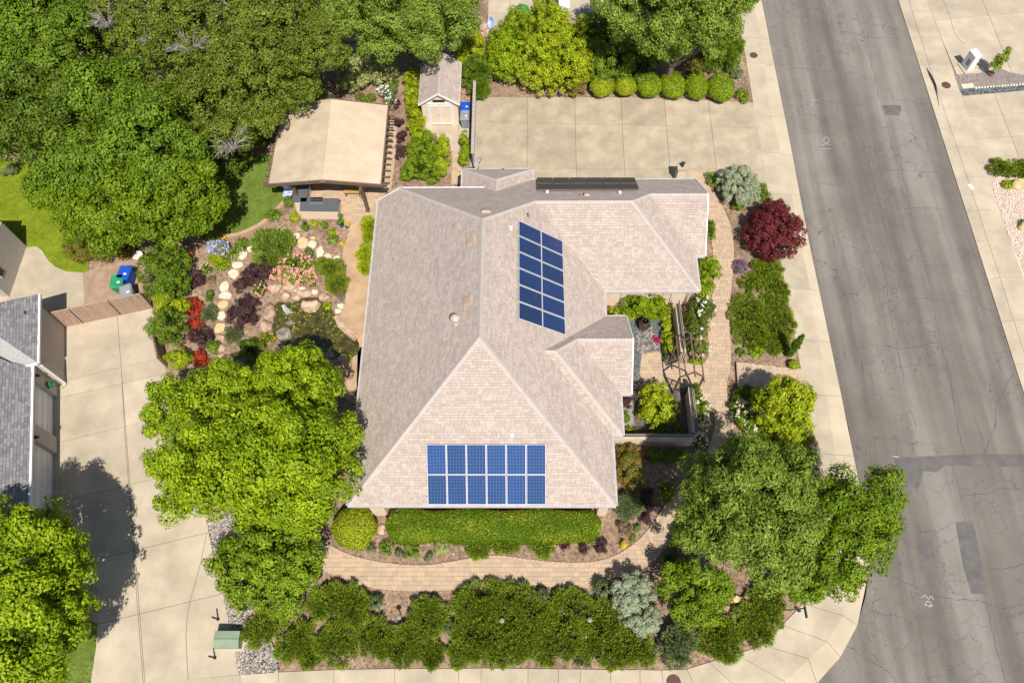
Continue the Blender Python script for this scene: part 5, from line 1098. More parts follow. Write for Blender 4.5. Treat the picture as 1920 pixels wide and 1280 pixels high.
# ================================================================== TREES (lobes: px, py, radius px, height m)
tree('maple_tree', [(560, 735, 75, 5), (570, 690, 45, 4.2), (490, 715, 55, 4.6), (410, 745, 72, 4.6), (335, 760, 55, 4), (305, 790, 35, 3.6), (320, 860, 50, 4), (345, 915, 55, 4), (420, 850, 105, 6), (535, 830, 105, 6.4), (618, 820, 62, 5), (600, 900, 75, 5), (520, 922, 74, 5), (428, 912, 50, 4.4), (560, 958, 42, 4), (640, 850, 35, 4), (378, 912, 36, 3.6), (505, 960, 30, 4)], K_bright, 'huge bright green spreading tree covering the lower left of the garden', zk=1.15, tr=.22, sr=.5, L=.22, Wd=.12, out=1.16, hug=.6)
tree('shade_tree', [(480, 1055, 75, 3.0), (550, 1045, 52, 2.8), (438, 1062, 42, 2.4), (518, 1105, 48, 2.3), (563, 1085, 40, 2.2), (470, 1102, 42, 2.2), (448, 1036, 34, 2.4), (500, 1020, 40, 2.6), (570, 1024, 30, 2.2), (548, 1130, 22, 1.6)], K_fresh, 'mid green bushy tree between the pebble bed and the paver walk', tr=.13, sr=.36, L=.2, Wd=.11)
tree('shade_tree', [(30, 1010, 75, 6), (110, 1035, 62, 5.3), (20, 1110, 100, 6.6), (118, 1120, 60, 5.2), (60, 1190, 85, 6), (120, 1190, 42, 4.6), (30, 1250, 80, 5.5), (90, 1250, 45, 4.6), (-60, 1120, 100, 6), (150, 1060, 28, 4.6), (150, 1130, 26, 4.4), (-30, 1010, 60, 6), (90, 980, 40, 5)], K_bright, 'large bright tree at the bottom left corner shading the west driveway', tr=.22, sr=.52, L=.22, Wd=.12, out=1.16, hug=.6)
tree('corner_tree', [(1400, 925, 92, 6.3), (1330, 925, 62, 5), (1455, 895, 72, 5.8), (1425, 1000, 92, 5.8), (1335, 1005, 72, 4.8), (1490, 975, 58, 5.2), (1385, 872, 52, 5.2), (1298, 985, 42, 4.2), (1465, 1060, 52, 4.4), (1310, 890, 40, 4.6)], K_soft, 'large feathery green tree left of the pair on the street corner', zk=1.22, tr=.2, sr=.48, L=.22, Wd=.09, out=1.15, hug=.6)
tree('corner_tree', [(1600, 955, 72, 5.4), (1565, 925, 50, 5), (1645, 925, 48, 4.8), (1560, 1030, 75, 4.8), (1615, 1015, 58, 4.6), (1510, 1065, 45, 4), (1545, 1095, 38, 3.6), (1500, 1095, 38, 3.2), (1660, 975, 32, 4.4), (1580, 1085, 36, 3.6)], K_green, 'darker green tree right of the pair overhanging the curved kerb', zk=1.15, tr=.2, sr=.48, L=.22, Wd=.09, out=1.15, hug=.6)
tree('small_tree', [(1300, 1105, 52, 2.2), (1340, 1100, 38, 2.1), (1268, 1092, 34, 1.8), (1290, 1140, 34, 1.6), (1330, 1145, 30, 1.6)], K_fresh, 'small fresh green tree below the corner pair beside the silver shrub', tr=.08, sr=.3, L=.17, Wd=.09)
tree('small_tree', [(1470, 758, 50, 2.4), (1436, 748, 28, 2.0), (1502, 745, 28, 2.1), (1482, 792, 36, 2.0), (1450, 785, 28, 1.9), (1475, 730, 26, 2.2)], K_lime, 'round yellow green tree beside the entrance steps', tr=.09, sr=.3, L=.17, Wd=.1)
# the wood along the top left
tree('broadleaf_tree', [(40, 50, 72, 6), (115, 60, 62, 6), (60, 5, 66, 6), (140, 15, 45, 5.6), (-30, 60, 70, 6), (20, 120, 60, 5.6), (90, 120, 56, 5.8)], K_mid, 'bright green tree in the extreme top left corner', tr=.22, sr=.66, L=.24, Wd=.14, out=1.16, hug=.6)
tree('broadleaf_tree', [(60, 180, 70, 6), (10, 240, 66, 5.2), (115, 235, 72, 6.4), (50, 265, 50, 5), (-40, 190, 66, 5.6), (150, 170, 50, 6)], K_deep, 'deep green tree above the bird bath at the left edge', tr=.22, sr=.66, L=.24, Wd=.14, out=1.16, hug=.6)
tree('broadleaf_tree', [(200, 185, 68, 6.6), (255, 255, 82, 7), (185, 300, 70, 6.2), (300, 210, 55, 6), (130, 320, 58, 5.4), (330, 285, 55, 6), (230, 150, 45, 6), (280, 320, 60, 6)], K_mid, 'tallest dense green tree in the middle of the top left wood', tr=.26, sr=.66, L=.24, Wd=.14, out=1.16, hug=.6)
tree('broadleaf_tree', [(205, 395, 70, 4.8), (285, 375, 80, 5.6), (352, 355, 62, 5), (135, 385, 46, 4.4), (385, 395, 38, 4.4), (320, 425, 44, 4.2), (245, 425, 44, 4), (160, 430, 38, 3.4), (95, 350, 44, 4), (360, 410, 40, 4), (200, 450, 30, 3)], K_green, 'broad clumpy green tree next to the back lawn', tr=.22, sr=.6, L=.24, Wd=.14, out=1.15, hug=.6)
tree('oak_tree', [(300, 25, 80, 5.8), (325, 105, 62, 5.6), (400, 175, 62, 5.6), (415, 45, 82, 6.2), (250, 80, 45, 5.2), (215, 20, 50, 5.4), (430, 245, 48, 4.8), (395, 285, 34, 4.2), (365, 225, 36, 4.8)], K_olive, 'olive coloured oak at the top with bare grey twigs showing', tr=.24, sr=.42, L=.2, Wd=.12, cover=1.7)
tree('oak_tree', [(520, 55, 82, 6.2), (588, 105, 62, 6), (465, 140, 78, 6), (560, 165, 46, 5), (480, 215, 50, 4.8), (600, 30, 50, 6), (500, 110, 60, 6), (430, 110, 40, 5.6), (530, 190, 30, 4)], K_olive, 'olive coloured oak above the pavilion roof', tr=.24, sr=.42, L=.2, Wd=.12, cover=1.9)
tree('broadleaf_tree', [(680, 25, 56, 5.8), (755, 28, 62, 6.2), (838, 40, 55, 5.8), (705, 75, 38, 4.8), (795, 80, 42, 5.2), (628, 40, 40, 5.6), (740, 85, 30, 4.6), (860, 10, 40, 5), (700, -30, 60, 6), (800, -30, 60, 6)], K_soft, 'soft green feathery tree at the top above the garden shed', tr=.22, sr=.58, out=1.15, hug=.6, L=.24, Wd=.1)
tree('broadleaf_tree', [(1170, 15, 55, 6.6), (1250, 25, 66, 6.8), (1328, 18, 66, 6.8), (1385, 5, 36, 6), (1295, 68, 42, 5.6), (1365, 55, 36, 5.2), (1225, 70, 38, 5.6), (1170, -30, 50, 6.6), (1280, -40, 80, 7), (1330, 85, 32, 4.6), (1255, 95, 26, 4)], K_soft, 'tall soft green tree at the top beside the street', tr=.24, sr=.58, out=1.15, hug=.6, L=.24, Wd=.11)
shrub('dome_shrub', [(1030, 65, 46, 42, 3.8), (1000, 115, 44, 36, 3.4), (1068, 115, 44, 38, 3.4), (1035, 145, 52, 22, 2.6), (1085, 80, 36, 36, 3.2), (1022, 30, 32, 26, 3)], K_lime, 'tall domed yellow green shrub mass above the concrete driveway', 'tree', L=.17, Wd=.1, sr=.3)
shrub('dome_shrub', [(948, 85, 34, 34, 3.2), (945, 115, 30, 30, 2.8), (968, 50, 26, 26, 3), (930, 105, 20, 26, 2.4)], K_bright, 'dark green domed shrub at the left end of the driveway hedge', 'tree', L=.17, Wd=.1, sr=.3)
shrub('dome_shrub', [(1150, 100, 46, 42, 3.0), (1196, 118, 38, 34, 2.6), (1130, 120, 36, 32, 2.6), (1225, 92, 30, 28, 2.6), (1180, 138, 36, 18, 1.8), (1125, 60, 30, 26, 3)], K_mid, 'dark green shrub mass behind the clipped driveway balls', 'tree', L=.17, Wd=.1, sr=.3)
tree('understory', [(170, 80, 40, 2.5), (200, 110, 40, 2.5), (330, 60, 60, 3), (420, 110, 60, 3), (520, 100, 60, 3), (30, 60, 60, 3), (100, 20, 60, 3), (500, 20, 60, 3), (600, 60, 50, 3), (480, 180, 50, 2.5), (350, 180, 50, 3), (700, 30, 60, 3), (820, 40, 50, 3), (440, 300, 30, 1.5), (250, 200, 60, 3), (120, 160, 60, 3)], K_deep, 'dark understory added to fill shaded gaps in the top left wood', 'undergrowth', sr=.5, L=.24, Wd=.14, cover=1.5, low=0)  # dark growth added so gaps under the trees read as shade
def twigs(px, py, r, z, label):
    g = G(px, py, z); R = r * mpp(px, py, z)[0]; t = thing('bare_branches', (g.x, g.y, 0), label, 'dead tree'); m = MB()
    m.tube([(g.x - 2.2, g.y + 2.2, 0), (g.x - 1.4, g.y + 1.5, z * .5), (g.x, g.y, z - 1)], [.12, .1, .08], 6); m.build('trunk', M_twig, t); m = MB(); o = Vector((g.x, g.y, z - 1))
    for i in range(26):
        a = RN.uniform(0, 6.28); rr = R * RN.uniform(.4, 1.1); p = o + Vector((math.cos(a) * rr, math.sin(a) * rr, RN.uniform(.6, 1.7))); q = o.lerp(p, .5) + Vector((0, 0, .2)); m.tube([o, q, p], [.03, .018, .006], 3, cap=False)
        for k in range(7):
            s_ = q.lerp(p, RN.uniform(-.4, .9)); e_ = s_ + Vector((math.cos(a) + RN.uniform(-.9, .9), math.sin(a) + RN.uniform(-.9, .9), RN.uniform(-.1, .5))) * RN.uniform(.25, .6) * R * .45; m.tube([s_, e_], [.012, .004], 3, cap=False)
    m.build('branches', M_twig, t)
twigs(352, 78, 42, 7.2, 'bare grey starburst of dead twigs in the olive oak')
twigs(192, 30, 32, 7.0, 'bare grey twigs at the top between the bright tree and the oak')
twigs(428, 262, 42, 5.8, 'bare grey twigs leaning over the edge of the back lawn')
twigs(290, 70, 30, 6.9, 'smaller fan of bare grey twigs left of the starburst')

# ================================================================== HEDGES AND SHRUBS
def hedge(name, pts, w, h, mat, label, cat='hedge', L=.085, Wd=.055, dens=900, rag=.03, group=None, flecks=None):
    """clipped hedge along a line of world points: leaves on a rounded box skin over a dark twiggy core"""
    P = [Vector(p) for p in pts]; Ls = [(P[i + 1] - P[i]).length for i in range(len(P) - 1)]; T = sum(Ls); c = sum(P, Vector()) / len(P); c.z = 0
    t = thing(name, c, label, cat, group); n = int(dens * (T + w) * (w + 2 * h)); s_ = NR.uniform(-w / 2, T + w / 2, n); ang = NR.uniform(0, math.pi, n)
    C = np.empty((n, 3)); Nn = np.empty((n, 3)); 
    acc = np.array([0] + list(np.cumsum(Ls)))
    for i in range(n):
        s = min(max(s_[i], 0), T); k = min(max(int(np.searchsorted(acc, s) - 1), 0), len(Ls) - 1); p = P[k].lerp(P[k + 1], (s - acc[k]) / Ls[k]); d = (P[k + 1] - P[k]).normalized(); nn = Vector((-d.y, d.x, 0))
        if RN.random() < w / (w + 1.6 * h): e_ = RN.uniform(-1, 1); ez = (1 - abs(e_) ** 4) ** .25
        else: ez = RN.random(); e_ = (1 - ez ** 4) ** .25 * RN.choice((-1, 1))
        ca, sa = e_ ** 3, ez ** 3
        ov = s_[i] - s; ww = w / 2 * math.sqrt(max(.04, 1 - (2 * ov / w) ** 2)); q = p + d * ov + nn * e_ * ww; bump_ = 1 + rag * 1.2 * math.sin(q.x * 2.1 + 1) + rag * math.sin(q.x * 5.3 + q.y * 3) ; q = q + nn * e_ * .07 * math.sin(q.x * 1.7)
        C[i] = (q.x, q.y, .08 + ez * (h - .08) * bump_); Nn[i] = (nn.x * ca + d.x * ov, nn.y * ca + d.y * ov, sa)
    C += NR.normal(0, .03, C.shape); C[:, 2] = np.maximum(C[:, 2], .03); nr = unit(Nn + NR.normal(0, .45, C.shape)); a = unit(np.cross(nr, NR.normal(size=C.shape))); var = NR.random(n) * .75
    if flecks is not None: fl_ = flecks * np.clip(1 + 1.6 * np.sin(C[:, 0] * 1.3 + 2) * np.sin(C[:, 0] * .5 + C[:, 1] * 4), .1, 4); var = np.where(NR.random(n) < fl_, NR.uniform(.8, 1, n), var * .85)
    V, F, v = quads(C, a, np.cross(nr, a), L * NR.uniform(.7, 1.3, n), Wd * NR.uniform(.7, 1.3, n), var); raw('foliage', V, F, mat, t, var=v)
    m = MB()
    for i in range(len(P) - 1): m.bar(P[i] + Vector((0, 0, h * .45)), P[i + 1] + Vector((0, 0, h * .45)), w * .72, h * .75)
    m.build('twig_core', M_trunk, t); return t
M_core = M_trunk
def ball(px, py, rx, ry, h, mat, label, group=None, cat='shrub', L=.085, Wd=.055, flecks=None):
    g = G(px, py, h * .55); mx, my = mpp(px, py, h * .5); a, b = rx * mx, ry * my
    t = thing('clipped_shrub', (g.x, g.y, 0), label, cat, group); n = int(1500 * (a + b) * (h + a)); d = unit(NR.normal(size=(n, 3))); d[:, 2] = np.abs(d[:, 2]) * 1.0 - .15; d = unit(d); r = np.array([a, b, h * .5]); C = np.array([g.x, g.y, h * .5]) + d * r * NR.uniform(.93, 1.04, (n, 1)) * (1 + .05 * np.sin(d[:, :1] * 5 + px) + .04 * np.sin(d[:, 1:2] * 7 + py))
    C[:, 2] = np.maximum(C[:, 2], .03); nr = unit(d / r + NR.normal(0, .5, C.shape)); ax = unit(np.cross(nr, NR.normal(size=C.shape))); v = NR.random(n) * (.8 if flecks else 1)
    V, F, v = quads(C, ax, np.cross(nr, ax), L * NR.uniform(.7, 1.3, n), Wd * NR.uniform(.7, 1.3, n), v); raw('foliage', V, F, mat, t, var=v)
    m = MB(); m.lathe((g.x, g.y, .05), [(min(a, b) * .4, 0), (min(a, b) * .8, h * .25), (min(a, b) * .8, h * .6), (min(a, b) * .3, h * .82)], 10); m.build('twig_core', M_trunk, t); return t
for px, py, rx, ry, lb in [(1128, 160, 23, 18, 'leftmost of the six rounded shrubs lining the driveway top'), (1173, 161, 20, 16, 'second rounded shrub from the left, the smallest of the row'), (1217, 160, 23, 19, 'third rounded shrub from the left in the driveway row'), (1262, 159, 24, 22, 'fourth rounded shrub from the left in the driveway row'), (1306, 160, 21, 23, 'fifth rounded shrub from the left, slightly narrower than the last'), (1352, 163, 25, 25, 'rightmost and biggest rounded shrub of the driveway row')]:
    ball(px, py, rx, ry, 1.3, K_lime if px < 1200 else K_bright, lb, 'rounded shrubs lining the driveway')
shrub('loose_shrub', [(1075, 165, 24, 15, .9)], K_red_tip, 'loose orange tinged shrub left of the rounded driveway shrubs')
shrub('loose_shrub', [(1300, 120, 20, 17, 1.2)], K_red_tip, 'rusty tinged shrub in the shade above the rounded shrubs')
shrub('loose_shrub', [(1347, 105, 36, 24, 1.8), (1372, 85, 22, 18, 1.5)], K_mid, 'feathery green shrub above the biggest rounded shrub', style='needle', L=.22, Wd=.04)
shrub('loose_shrub', [(1382, 138, 12, 11, .5)], K_grey, 'small grey green plant near the top sidewalk')
shrub('loose_shrub', [(1393, 178, 14, 12, .5)], K_jun, 'small dark plant at the driveway and sidewalk corner')
shrub('loose_shrub', [(1385, 110, 10, 12, .5)], K_varg, 'small white edged agave like plant beside the top sidewalk')
ball(666, 988, 40, 39, 1.5, K_lime, 'big round clipped lime shrub at the left of the long hedge')
yh = G(925, 985, .8).y; hedge('clipped_hedge', [(G(755, 985, .8).x, yh, 0), (G(1096, 985, .8).x, yh, 0)], 1.62, 1.3, K_hedge, 'long clipped hedge with yellow flecks under the south eave', flecks=.14, dens=1000)
# green hedge strips by the shed
def bushline(pts, w, h, mat, label, **k): return shrub('bushy_hedge', [(x, y, w, w * 1.15, h) for x, y in pts], mat, label, 'hedge', L=.13, Wd=.08, **k)
bushline([(772, 150), (772, 175), (775, 200), (779, 225), (784, 250)], 16, 1.7, K_lime, 'tall narrow lime hedge left of the garden shed')
shrub('bushy_hedge', [(790, 280, 28, 20, 1.5), (792, 310, 36, 22, 1.5), (770, 325, 22, 14, 1.1), (815, 325, 22, 16, 1.2), (800, 262, 20, 14, 1.3)], K_green, 'wide green bush above the northwest roof corner', 'hedge', tone=(.2, 1))
shrub('bushy_hedge', [(830, 275, 14, 18, 1.4), (829, 300, 14, 22, 1.4)], K_lime, 'narrow lime bush left of the small side path', 'hedge')
shrub('bushy_hedge', [(871, 268, 9, 16, 1.4), (871, 292, 9, 18, 1.4)], K_bright, 'narrow green bush between the side path and board fence', 'hedge')
shrub('bright_shrub', [(893, 135, 26, 26, 2.2), (898, 165, 22, 14, 1.6)], K_mid, 'bright feathery green shrub right of the shed roof', style='needle', L=.2, Wd=.05)
shrub('bright_shrub', [(888, 85, 24, 26, 2.4), (872, 105, 18, 16, 2)], K_lime, 'yellow green shrub above the one beside the shed roof')
shrub('variegated_shrub', [(668, 130, 34, 28, 2.2), (712, 135, 32, 22, 2.0), (655, 155, 26, 12, 1.6), (735, 128, 14, 18, 1.6)], K_varg, 'pale cream variegated shrub behind the pavilion', L=.18, Wd=.09)
shrub('flowering_shrub', [(738, 160, 10, 14, .8)], K_mid, 'green plant under the pale variegated shrub by the mulch')
shrub('white_rose', [(730, 182, 14, 20, .9), (722, 170, 14, 10, .7)], K_grey, 'white flowering rose behind the pavilion corner', flowers=(K_wht, 46, .13))
for px, py, r, lb in [(744, 195, 6, 'top maroon barberry beside the shed hedge'), (748, 232, 8, 'second maroon barberry beside the shed hedge'), (754, 258, 10, 'third and darkest barberry beside the shed hedge'), (751, 281, 12, 'lowest and widest barberry beside the shed hedge')]:
    shrub('barberry', [(px, py, r, r * 1.1, .6)], K_purp, lb, group='barberries east of the pavilion')
shrub('undergrowth', [(600, 178, 12, 8, .7)], K_bright, 'small bright green plant just behind the pavilion roof')
shrub('undergrowth', [(520, 180, 26, 14, 1.0), (500, 215, 18, 26, 1.4), (490, 255, 16, 26, 1.2), (497, 150, 26, 20, 1.6), (540, 160, 26, 14, 1.4)], K_mid, 'shady undergrowth left of the pavilion')
shrub('undergrowth', [(690, 185, 14, 8, .5), (675, 180, 10, 6, .4)], K_olive, 'low yellow green plants behind the pavilion right half')
# shrubs by the west driveway gate
shrub('round_shrub', [(307, 505, 46, 46, 2.4), (320, 530, 36, 36, 2.2)], K_mid, 'big round dark green shrub right of the wheelie bins', sr=.26, tone=(0, .9))
shrub('round_shrub', [(310, 568, 26, 22, 1.6), (335, 575, 18, 16, 1.4)], K_lime, 'yellow green shrub between the two dark shrubs by the gate')
shrub('round_shrub', [(314, 612, 36, 34, 2.1)], K_mid, 'lower dark green shrub beside the west driveway', sr=.26)
shrub('round_shrub', [(334, 672, 26, 20, 1.6)], K_lime, 'yellow green shrub just above the huge spreading tree')
shrub('redtip_hedge', [(150, 475, 26, 12, 1.0), (190, 478, 30, 14, 1.2), (228, 472, 26, 14, 1.2), (140, 460, 20, 12, 1.0)], K_red_tip, 'red tipped hedge above the brown bin pad', 'hedge')
shrub('neighbour_lilac', [(20, 318, 20, 8, .7)], K_grey, 'grey green plant beside the bird bath')
# ---- back garden
PG = 'barberries and smoke bushes in the back garden'
for bl_, mt, lb in [([(481, 510, 26, 22, .9), (504, 512, 14, 14, .8)], K_purp, 'dark purple bush between the flagstones and the roses'), ([(451, 534, 18, 12, .7)], K_purp, 'smaller purple bush beside the upper cream flagstones'), ([(459, 585, 32, 32, 1.1)], K_purp, 'largest purple bush left of the pond'), ([(368, 525, 14, 19, .7)], K_purp, 'dark purple bush right of the big round shrub'), ([(376, 631, 24, 21, .8)], K_purp, 'purple bush near the shaded end of the flagstones')]:
    shrub('purple_barberry', bl_, mt, lb, group=PG)
for bl_, mt, lb in [([(363, 577, 15, 18, .7)], K_fire, 'upper scarlet bush beside the dark shrub'), ([(368, 603, 13, 14, .6)], K_fire, 'lower scarlet bush just under the upper one'), ([(378, 672, 20, 16, .6)], K_fire, 'deep scarlet bush in the tree shadow'), ([(354, 478, 8, 15, .6)], K_org, 'orange leaved bush at the top of the back garden')]:
    shrub('scarlet_bush', bl_, mt, lb)
shrub('feathery_bush', [(500, 455, 30, 26, 1.1), (528, 455, 24, 24, 1.0), (505, 485, 30, 18, .9)], K_soft, 'wide feathery light green bush right of the cream flagstones', style='needle', L=.2, Wd=.05)
shrub('rose_bush', [(555, 500, 34, 26, .8), (570, 520, 24, 14, .7), (530, 515, 22, 14, .7)], K_green, 'wide coral pink rose bush above the pond', flowers=(K_pink, 210, .13))
shrub('rose_bush', [(490, 541, 15, 13, .6)], K_mid, 'small pink flowered plant left of the waterfall rocks', flowers=(K_pink, 22, .1))
shrub('garden_shrub', [(620, 505, 24, 18, .8), (630, 530, 24, 22, .7), (606, 495, 12, 12, .7)], K_jun, 'mounded blue green shrub beside the curved path', style='needle', L=.16, Wd=.03)
shrub('garden_shrub', [(580, 476, 12, 11, .5)], K_grey, 'small grey green mound between the right hand flagstones')
shrub('agapanthus', [(410, 465, 20, 12, .7)], K_grey, 'pale lavender agapanthus clump at the top of the back garden', flowers=(K_lav, 60, .15))
shrub('garden_shrub', [(405, 484, 13, 14, .5)], K_lime, 'yellow green mound below the lavender agapanthus')
shrub('garden_shrub', [(385, 504, 10, 9, .5)], K_mid, 'little dark green bush left of the yellow green mound', flowers=(K_wht, 8, .06))
shrub('garden_shrub', [(396, 553, 8, 12, .5)], K_mid, 'upright green plant left of the tan flagstone')
shrub('garden_shrub', [(392, 588, 14, 17, .6)], K_grey, 'grey green shrub right of the scarlet bushes', style='needle', L=.15, Wd=.03)
shrub('garden_shrub', [(436, 626, 18, 14, .6)], K_grey, 'grey green shrub right of the lowest sunny flagstone', style='needle', L=.15, Wd=.03)
shrub('garden_shrub', [(503, 633, 15, 9, .4)], K_mid, 'low yellow flowered plant at the pond left shore', flowers=(K_yel, 30, .06))
shrub('garden_shrub', [(469, 655, 30, 20, 1.0), (485, 675, 24, 16, .9)], K_deep, 'dark bush in the shadow above the huge tree')
shrub('garden_shrub', [(396, 650, 18, 10, .6)], K_mid, 'green bush at the edge of the tree shadow')
shrub('garden_shrub', [(395, 440, 18, 14, .8)], K_olive, 'olive bush where the wood meets the back garden', flowers=(K_pink, 10, .06))
shrub('garden_shrub', [(419, 447, 6, 4, .3)], K_yel, 'tiny gold flower clump above the agapanthus')
shrub('garden_shrub', [(551, 406, 9, 8, .5)], K_lime, 'lime plant at the left corner of the barbecue island')
shrub('garden_shrub', [(571, 421, 9, 9, .5)], K_mid, 'first round green bush below the barbecue island')
shrub('garden_shrub', [(590, 419, 9, 7, .4)], K_lime, 'second bush below the barbecue, lime coloured')
shrub('garden_shrub', [(610, 422, 9, 7, .4)], K_mid, 'third green bush below the barbecue island')
shrub('garden_shrub', [(622, 434, 7, 7, .35)], K_lime, 'lime plant near the cobalt pots')
shrub('garden_shrub', [(641, 457, 5, 5, .3)], K_yel, 'yellow flower clump beside the tan path')
shrub('wall_shrub', [(692, 425, 13, 20, .9), (690, 445, 12, 14, .8)], K_lime, 'upper feathery yellow shrub against the west house wall', style='needle', L=.2, Wd=.05)
shrub('wall_shrub', [(684, 478, 14, 22, .9), (682, 502, 11, 16, .8)], K_lime, 'lower feathery yellow shrub against the west house wall', style='needle', L=.2, Wd=.05)
for a in [(515, 407, 16, .5, K_mid, 'green grass clump left of the barbecue island', 220), (545, 385, 14, .9, K_soft, 'feathery grass at the corner of the kitchen island', 200), (420, 500, 18, .5, K_bright, 'bright strappy clump left of the purple bush', 260), (440, 478, 16, .5, K_soft, 'strappy green clump right of the agapanthus', 220), (456, 462, 18, .5, K_soft, 'pale green strappy clump below the lawn edge', 220), (398, 528, 11, .5, K_brown, 'dry brown grass tuft in the back garden', 160), (625, 452, 13, .5, K_soft, 'pale fountain grass among the flagstones', 220), (615, 575, 10, .4, K_lime, 'bright grass tuft beside the round pond boulder', 160), (656, 672, 7, .4, K_lime, 'grass tuft at the lower end of the pond', 90)]:
    tuft('grass_clump', a[0], a[1], a[2], a[3], a[4], a[5], n=a[6])
# stepping stones
def stepstone(px, py, rx, ry, mt, label, seed):
    r = random.Random(seed); g = G(px, py); mx, my = mpp(px, py); n = 9; P = [(g.x + math.cos(a) * rx * mx * k, g.y + math.sin(a) * ry * my * k) for a, k in [(2 * math.pi * i / n, r.uniform(.82, 1.12)) for i in range(n)]]
    V, F = prism(P, -.03, .05); raw('stepping_stone', V, F, mt, None, loc=(g.x, g.y, 0), label=label, cat='stepping stone', group='flagstones in the back garden')
SS = [(471, 467, 8, 6, 0, 'pale flagstone touching the feathery green bush'), (454, 479, 11, 8, 0, 'cream oval flagstone below the lawn curve'), (445, 497, 10, 7, 0, 'cream flagstone second down from the lawn curve'), (438, 514, 11, 9, 0, 'cream flagstone beside the smaller purple bush top'), (421, 537, 10, 10, 0, 'squarish cream flagstone left of the smaller purple bush'), (423, 555, 12, 7, 0, 'wide flat cream flagstone above the yellow one'), (418, 571, 10, 8, 1, 'upper yellowish flagstone in the left row'), (415, 592, 11, 9, 0, 'large cream flagstone left of the largest purple bush'), (412, 615, 11, 10, 1, 'lower yellowish flagstone in the left row'), (412, 636, 10, 8, 2, 'greyish flagstone at the start of the tree shadow'), (413, 654, 10, 8, 2, 'flagstone in deep tree shadow'), (418, 671, 10, 7, 2, 'lowest flagstone almost under the huge tree'), (554, 443, 9, 6, 0, 'small cream flagstone at the top of the right row'), (567, 457, 12, 11, 1, 'large yellow flagstone in the right hand row'), (585, 459, 10, 7, 0, 'cream flagstone right of the large yellow one'), (600, 473, 7, 11, 0, 'tall narrow cream flagstone in the right row'), (614, 485, 9, 10, 0, 'cream flagstone second from the curved path'), (631, 488, 8, 8, 0, 'cream flagstone touching the curved path'), (587, 447, 5, 3, 1, 'very small flagstone above the right hand row')]
for i, (px, py, rx, ry, k, lb) in enumerate(SS): stepstone(px, py, rx, ry, (M_flag, M_flagt, M_rock)[k], lb, i)
# pond
pz = .01
pond = smoothpoly(gp([(512, 575), (530, 565), (548, 568), (565, 560), (600, 557), (610, 570), (624, 583), (636, 607), (658, 627), (673, 643), (670, 664), (650, 670), (622, 666), (598, 678), (572, 660), (545, 648), (522, 638), (511, 618), (514, 595)]), 3)
wm = bpy.data.materials.new('pond_water'); wm.use_nodes = True; N = wm.node_tree.nodes; b = N['Principled BSDF']; b.inputs['Roughness'].default_value = .06; nz = N.new('ShaderNodeTexNoise'); nz.inputs['Scale'].default_value = 2.2; nz.inputs['Detail'].default_value = 8; gg = N.new('ShaderNodeNewGeometry'); wm.node_tree.links.new(gg.outputs[0], nz.inputs['Vector']); rr = N.new('ShaderNodeValToRGB'); wm.node_tree.links.new(nz.outputs['Fac'], rr.inputs[0]); rr.color_ramp.elements[0].position = .35; rr.color_ramp.elements[0].color = (.028, .03, .008, 1); rr.color_ramp.elements[1].position = .68; rr.color_ramp.elements[1].color = (.10, .082, .025, 1); wm.node_tree.links.new(rr.outputs[0], b.inputs['Base Color'])
sheet('pond_water', pond, pz, .04, wm, kind='structure')
n = 420; q = []; xs_ = [p[0] for p in pond]; ys_ = [p[1] for p in pond]
def inside(x, y, P):
    c = False
    for i in range(len(P)):
        x1, y1 = P[i]; x2, y2 = P[(i + 1) % len(P)]
        if (y1 > y) != (y2 > y) and x < (x2 - x1) * (y - y1) / (y2 - y1) + x1: c = not c
    return c
m = MB(); k = 0
while k < n:
    x, y = RN.uniform(min(xs_), max(xs_)), RN.uniform(min(ys_), max(ys_))
    if inside(x, y, pond) and (RN.random() < .25 or math.sin(x * 2.1) + math.sin(y * 1.7 + 1) > .2):
        r = RN.uniform(.03, .085); a0 = RN.uniform(0, 6); m.add([(x + r * math.cos(a0 + t_), y + r * math.sin(a0 + t_), pz + .006 + .0004 * (k % 9)) for t_ in (0, 1, 2, 3, 4, 5)], [(0, 1, 2, 3, 4, 5)], RN.random()); k += 1
m.build('lily_pads', leafmat('lily_pad', (.06, .07, .01), (.12, .12, .018), (.34, .29, .04), .1), None, kind='stuff', label='scattered floating lily pads on the pond', cat='lily pads')
